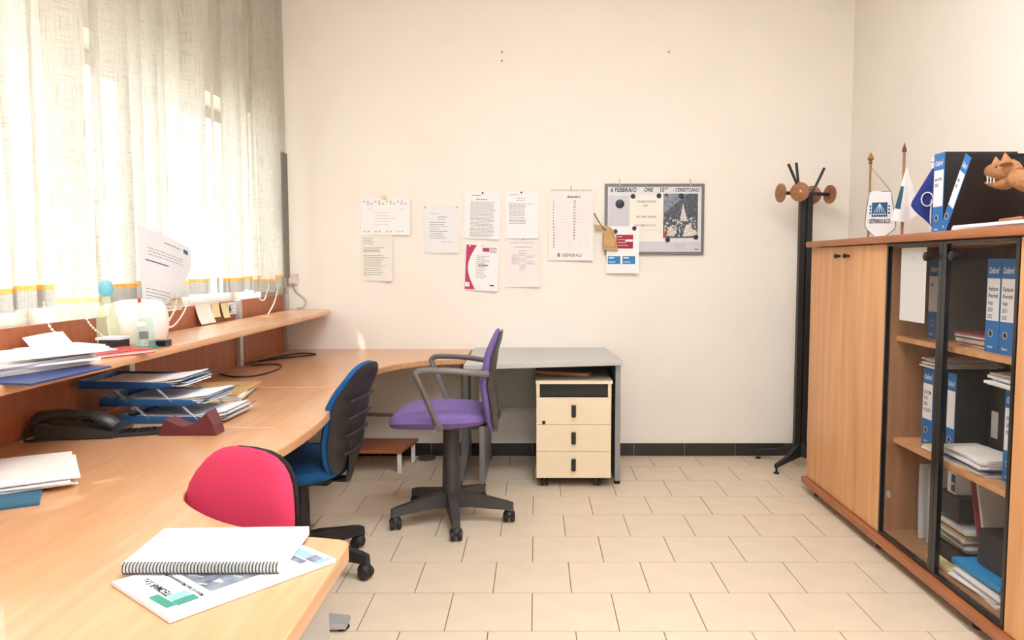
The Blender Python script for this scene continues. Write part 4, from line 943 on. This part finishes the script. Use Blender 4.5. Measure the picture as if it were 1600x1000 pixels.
thing('wooden_stick', MB().tube([(1.49, 2.36, ZT+.022), (1.52, 2.52, ZT+.023)], .005, 8), 'stick_wood', 'short brown stick lying on the papers at the right', 'stick')

# ================================================================== ON THE RAISED SHELF
ZS = .9605
paper_stack('paper_pile', 'messy pile of white papers at the left end of the raised shelf', -1.40, 2.03, ZS+.006, .22, .36, R(-20), 6, .0075, ('paper_warm', 'paper', 'paper', 'paper_grey'), .02, 7, cat='papers', group='paper piles on the shelf', seed=21)
thing('blue_folder', MB().prism([(-1.47, 1.87), (-1.20, 1.80), (-1.185, 2.12), (-1.45, 2.22)], ZS, ZS+.005), 'folder_blue', 'dark blue folder under the messy papers overhanging the shelf edge', 'folder')
paper_stack('paper_pile', 'flatter pile of white papers in front of the red notebook', -1.455, 2.36, ZS+.0145, .14, .20, R(-28), 4, .0055, ('paper_grey', 'paper', 'paper'), .014, 7, cat='papers', group='paper piles on the shelf', seed=23)
nb = root('red_notebook', 'red spiral notebook on the raised shelf before the trophy', 'notebook', (-1.345, 2.44, ZS))
Mn = Matrix.Translation((-1.358, 2.435, ZS)) @ Matrix.Rotation(R(-28), 4, 'Z')
part('back_cover', MB().box(-.075, .075, -.10, .10, 0, .0025, 0, Mn), 'notebook_red', nb); part('pages', MB().box(-.072, .07, -.097, .097, .0025, .011, 0, Mn), 'paper', nb); part('front_cover', MB().box(-.075, .075, -.10, .10, .011, .0135, 0, Mn), 'notebook_red', nb)
mb = MB()
for k in range(16): c = Mn @ Vector((-.066+k*.0088, -.10, .0068)); mb.tube([c+Vector((.0, .007*math.cos(t), .0085*math.sin(t))) for t in [q*2*math.pi/7 for q in range(7)]], .0011, 4, True)
o_ = part('spiral', mb, 'dark_grey_plastic', nb); o_['kind'] = 'stuff'
bc = root('paper_box', 'black open card box with papers behind the trophy', 'box', (-1.43, 2.58, ZS))
part('box_body', MB().box(-1.462, -1.392, 2.545, 2.61, ZS, ZS+.034, .002), 'black_plastic', bc)
part('paper_sheets', MB().prism([(-1.47, 2.54), (-1.39, 2.545), (-1.385, 2.612), (-1.462, 2.612)], ZS+.035, ZS+.043), 'paper_grey', bc)
thing('black_case', MB().box(-1.355, -1.295, 2.66, 2.71, ZS, ZS+.022, .003), 'black_gloss', 'small black case on the shelf right of the trophy', 'case')
tr = root('glass_trophy', 'clear glass trophy block with an engraved emblem on the shelf', 'trophy', (-1.335, 2.60, ZS)); Mt = Matrix.Translation((-1.337, 2.60, ZS)) @ Matrix.Rotation(R(25), 4, 'Z')
part('base', MB().box(-.042, .042, -.026, .026, 0, .007, .001, Mt), 'glass_teal', tr)
part('block', MB().prism([(-.036, .007), (.036, .007), (.026, .112), (-.018, .100)], -.012, .012, .002, Mt @ Matrix(((1, 0, 0, 0), (0, 0, -1, 0), (0, 1, 0, 0), (0, 0, 0, 1)))), 'clear_glass', tr)
m = MB(); m.box(-.014, .014, -.0135, -.0125, .034, .060, 0, Mt); part('emblem', m, 'frame_grey', tr); m = MB(); m.box(-.020, .008, -.0135, -.0125, .078, .093, 0, Mt); part('engraving', m, 'white_plastic', tr)
pe = root('glue_pen', 'white tapering glue pen with a red tip standing by the trophy', 'pen', (-1.372, 2.645, ZS))
part('barrel', MB().lathe([(.010, 0), (.011, .02), (.010, .08), (.005, .145), (.004, .155)], 12, Matrix.Translation((-1.372, 2.645, ZS))), 'white_plastic', pe); part('tip', MB().lathe([(.005, .155), (.0055, .166), (.002, .172)], 10, Matrix.Translation((-1.372, 2.645, ZS))), 'notebook_red', pe)
thing('white_tub', MB().lathe([(.080, 0), (.092, .012), (.100, .05), (.102, .085), (.096, .125), (.082, .150), (.055, .158)], 28, Matrix.Translation((-1.458, 2.80, ZS))), 'white_plastic', 'rounded white plastic tub on the shelf behind the trophy', 'tub')
bo = root('spray_bottle', 'translucent pale bottle with a cyan top at the blind', 'bottle', (-1.487, 2.645, ZS))
part('bottle_body', MB().lathe([(.030, 0), (.033, .01), (.033, .10), (.026, .14), (.013, .165), (.013, .18)], 18, Matrix.Translation((-1.487, 2.645, ZS))), 'bottle_plastic', bo)
part('cap', MB().lathe([(.016, .178), (.022, .190), (.024, .208), (.018, .226), (.008, .232)], 16, Matrix.Translation((-1.487, 2.645, ZS))), 'cap_cyan', bo)

# ================================================================== ON THE DESK
ZD = .7005
# telephone
tp = root('telephone', 'dark grey desk telephone with handset under the shelf', 'telephone', (-1.45, 2.45, ZD))
Mp = Matrix.Translation((-1.455, 2.44, ZD)) @ Matrix.Rotation(R(8), 4, 'Z')
part('body', MB().prism([(-.115, 0), (.115, 0), (.12, .018), (.06, .032), (-.10, .058), (-.118, .045)], -.085, .085, .006, Mp @ Matrix(((1, 0, 0, 0), (0, 0, -1, 0), (0, 1, 0, 0), (0, 0, 0, 1)))), 'phone', tp)
part('handset', MB().tube([Mp @ Vector(p) for p in ((-.12, -.065, .062), (-.10, -.065, .072), (-.03, -.065, .082), (.05, -.065, .075), (.105, -.065, .050), (.118, -.065, .038))], [.019, .025, .018, .018, .025, .019], 12, flat=(1.2, .8)), 'phone', tp)
for i in range(4):
    for j in range(3): part('key', MB().box(-.006, .006, -.005, .005, 0, .005, .001, Mp @ Matrix.Translation((.0+i*.020, .0+j*.022, .042-i*.0035))), 'black_gloss', tp)
part('display', MB().box(-.025, .025, -.03, .03, 0, .003, 0, Mp @ Matrix.Translation((-.055, .03, .05)) @ Matrix.Rotation(R(10), 4, 'Y')), 'dark_grey_plastic', tp)
part('cord', MB().tube(smooth_path3([Mp @ Vector(p) for p in ((-.118, -.065, .05), (-.137, -.08, .03), (-.135, -.10, .005), (-.10, -.10, .004), (-.06, -.087, .008))]), .004, 6), 'cable', tp)
kp = root('flat_keypad', 'flat black keypad lying between telephone and burgundy holder', 'keypad', (-1.28, 2.46, ZD)); Mk = Matrix.Translation((-1.288, 2.445, ZD)) @ Matrix.Rotation(R(20), 4, 'Z')
part('case', MB().box(-.07, .07, -.04, .04, 0, .012, .004, Mk), 'black_plastic', kp)
for i in range(6):
    for j in range(3): part('key', MB().box(-.007, .007, -.006, .006, 0, .003, 0, Mk @ Matrix.Translation((-.045+i*.018, -.02+j*.02, .012))), 'black_gloss', kp)
# burgundy holder
Mb = Matrix(((1, 0, 0, -1.115), (0, 0, -1, 2.45), (0, 1, 0, ZD), (0, 0, 0, 1)))
pr_ = [(-.094, 0), (.092, 0), (.084, .035), (.064, .078)]+[(.064-.128*t, .078-.028*t-.042*math.sin(math.pi*min(1, t*1.02))*.8) for t in [k/10 for k in range(1, 10)]]+[(-.070, .052), (-.088, .02)]
thing('card_holder', MB().prism(pr_, -.035, .035, .002, Mb), 'burgundy', 'burgundy curved card holder standing before the letter trays', 'holder')
# letter trays
def tray(label, x0, x1, y0, y1, z, npap, sd):
    r = root('letter_tray', label, 'letter tray', ((x0+x1)/2, (y0+y1)/2, z), group='stacked blue letter trays')
    P_ = lambda x, zz: (x, zz)
    prof = [(x0, .030), (x0+.006, .004), (x0+.02, 0), (x1-.09, 0), (x1-.045, .006), (x1-.012, .028), (x1, .034)]
    mb = MB(); vs = []
    for d in (0, .0022):
        for x, h in prof: vs += [(x, y0, z+h+d), (x, y1, z+h+d)]
    n = len(prof); fs = []
    for i in range(n-1): fs += [(2*i, 2*i+1, 2*i+3, 2*i+2), (2*n+2*i, 2*n+2*i+2, 2*n+2*i+3, 2*n+2*i+1), (2*i, 2*i+2, 2*n+2*i+2, 2*n+2*i), (2*i+1, 2*n+2*i+1, 2*n+2*i+3, 2*i+3)]
    fs += [(0, 2*n, 2*n+1, 1), (2*n-2, 2*n-1, 4*n-1, 4*n-2)]
    mb.add(vs, fs, True); part('tray_floor', mb, 'tray_blue', r)
    for y in (y0, y1-.003): part('side_wall', MB().prism([(x0, 0), (x1-.07, 0), (x1-.045, .010), (x1-.07, .022), (x0, .028)], 0, .003, 0, Matrix(((1, 0, 0, 0), (0, 0, -1, y+.003), (0, 1, 0, z), (0, 0, 0, 1)))), 'tray_blue', r)
    return r
trs = ((-1.43, -1.055, ZD, 'bottom'), (-1.50, -1.115, ZD+.060, 'middle'), (-1.57, -1.20, ZD+.120, 'top'))
pos = {'bottom': 'holding curled white sheets', 'middle': 'with punched white sheets', 'top': 'just under the shelf edge'}
for i, (x0, x1, z, nm) in enumerate(trs):
    r = tray('%s blue plastic letter tray of the stack, %s' % (nm, pos[nm]), x0, x1, 2.60, 2.855, z, 4, i)
    if i:
        for x in (x0+.12, x1-.10):
            for y in (2.603, 2.852): part('riser', MB().tube([(x+.05, y, z-.058+.012), (x, y, z)], .0045, 6), 'clear_plastic', r)
    rr, hz = paper_stack('tray_papers', 'white papers lying in the %s letter tray' % nm, (x0+x1)/2+.015, 2.7275, z+.0035, .315, .215, 0, 4, .0045, ('paper', 'paper', 'paper_warm'), .008, 2, bend=.055 if i != 1 else .045, cat='papers', group='papers in the letter trays', seed=40+i)
paper_stack('folder_stack', 'beige papers and folders lying behind the letter trays', -1.33, 3.13, ZD, .26, .34, R(10), 5, .007, ('kraft', 'paper_warm', 'paper_grey', 'paper_warm'), .014, 6, cat='papers', seed=51)
# cables
thing('power_cable', MB().tube(smooth_path3([(-1.585, 4.10, ZD+.005), (-1.54, 4.35, ZD+.005), (-1.44, 4.62, ZD+.005), (-1.34, 4.60, ZD+.005), (-1.335, 4.54, ZD+.005), (-1.45, 4.40, ZD+.006), (-1.55, 4.25, ZD+.006)]), .0045, 7), 'cable', 'black cable looped on the desk in the far corner', 'cable')
thing('power_cable', MB().tube(smooth_path3([(-1.56, 3.75, ZD+.005), (-1.45, 3.66, ZD+.005), (-1.355, 3.72, ZD+.005), (-1.335, 3.95, ZD+.005), (-1.40, 4.12, ZD+.005), (-1.53, 4.08, ZD+.005)]), .004, 7), 'cable', 'black cable bending across the desk nearer the letter trays', 'cable')
# papers and teal folder at the left
thing('teal_folder', MB().box(-.15, .13, -.11, .11, 0, .008, .002, Matrix.Translation((-1.30, 1.74, ZD)) @ Matrix.Rotation(R(30), 4, 'Z')), 'folder_teal', 'teal folder under the white papers on the near desk', 'folder')
r_, hz = paper_stack('paper_pile', 'stack of white sheets on the teal folder at the left', -1.325, 1.87, ZD+.0085, .30, .26, R(32), 6, .0045, ('paper', 'paper_warm', 'paper', 'paper_pink'), .012, 5, cat='papers', seed=61)
# brochure and spiral notebook in front
A_ = Vector((-.56, 1.133, 0)); u_ = Vector((-.175, .147, 0)).normalized(); v_ = Vector((.192, .241, 0)).normalized(); bw_, bh_ = .215, .308
sb2 = Sheet(bw_, bh_, lambda a, b, d: A_+u_*a+v_*b+Vector((0, 0, ZD+.007+d)), 4, 6)
br_ = root('brochure', 'printed company brochure with green blocks under the notebook', 'brochure', tuple(A_+u_*.1+v_*.15+Vector((0, 0, ZD))))
mb = MB(); vs = []
part('pages', (lambda: (lambda q: q)(sb2.page(.0065)))(), 'paper', br_)
m = MB(); sb2.poly(m, [(.041, .014), (.041, .030), (.102, .028), (.102, .012)]); sb2.rect(m, .036, .030, .058, .066); sb2.part('green_block', m, 'teal_print', br_)
m = MB(); sb2.rect(m, .060, .032, .084, .064); sb2.part('light_block', m, 'teal_light', br_)
m = MB(); sb2.text(m, 'TECMAR S.r.l.', .083, .045, .018, .0009, 0, .098); sb2.text(m, 'Motor & Steel Maintenance & Repair', .04, .077, .011, .0009, 0, .15); sb2.part('lettering', m, 'ink_black', br_)
m = MB(); sb2.rect(m, .045, .090, .175, .200); sb2.rect(m, .03, .252, .10, .266); sb2.part('cover_picture', m, 'photo_mid', br_)
m = MB(); rd = random.Random(8)
for k in range(16):
    a, b = rd.uniform(.05, .15), rd.uniform(.095, .185); sb2.poly(m, [(a, b), (a+.003, b+.004), (a+.02, b-.004+rd.uniform(-.004, .01)), (a+.018, b-.008)], .0012)
sb2.part('picture_highlights', m, 'photo_light', br_)
m = MB(); sb2.rect(m, .018, .270, .045, .294); sb2.part('small_picture', m, 'photo_mid', br_); m = MB(); sb2.rect(m, .048, .270, .11, .294); sb2.rect(m, .004, .27, .016, .304); sb2.part('sky_picture', m, 'teal_light', br_)
sn = root('spiral_notebook', 'white spiral notebook lying on the brochure at the desk end', 'notebook', (-.585, 1.37, ZD+.0075))
zq = ZD+.0095; Q = [(-.724, 1.302), (-.446, 1.304), (-.452, 1.492), (-.735, 1.480)]
for nm, z0, z1, mt in (('back_cover', 0, .0015, 'paper_grey'), ('pages', .0015, .0155, 'paper'), ('front_cover', .0158, .0172, 'paper')):
    part(nm, MB().prism(Q, zq+z0, zq+z1), mt, sn)
mb = MB(); a, b = Vector((-.722, 1.303, zq+.0085)), Vector((-.449, 1.305, zq+.0085))
for k in range(46): c = a+(b-a)*((k+.5)/46); mb.tube([c+Vector((0, -.001+.0085*math.cos(t), .0105*math.sin(t))) for t in [q*2*math.pi/8 for q in range(8)]], .00115, 4, True)
o_ = part('spiral', mb, 'phone', sn); o_['kind'] = 'stuff'
for q in range(2): part('cover_mark', MB().box(-.672+q*.012, -.652+q*.012, 1.345+q*.012, 1.354+q*.012, zq+.0173, zq+.0176), 'ink_light', sn)
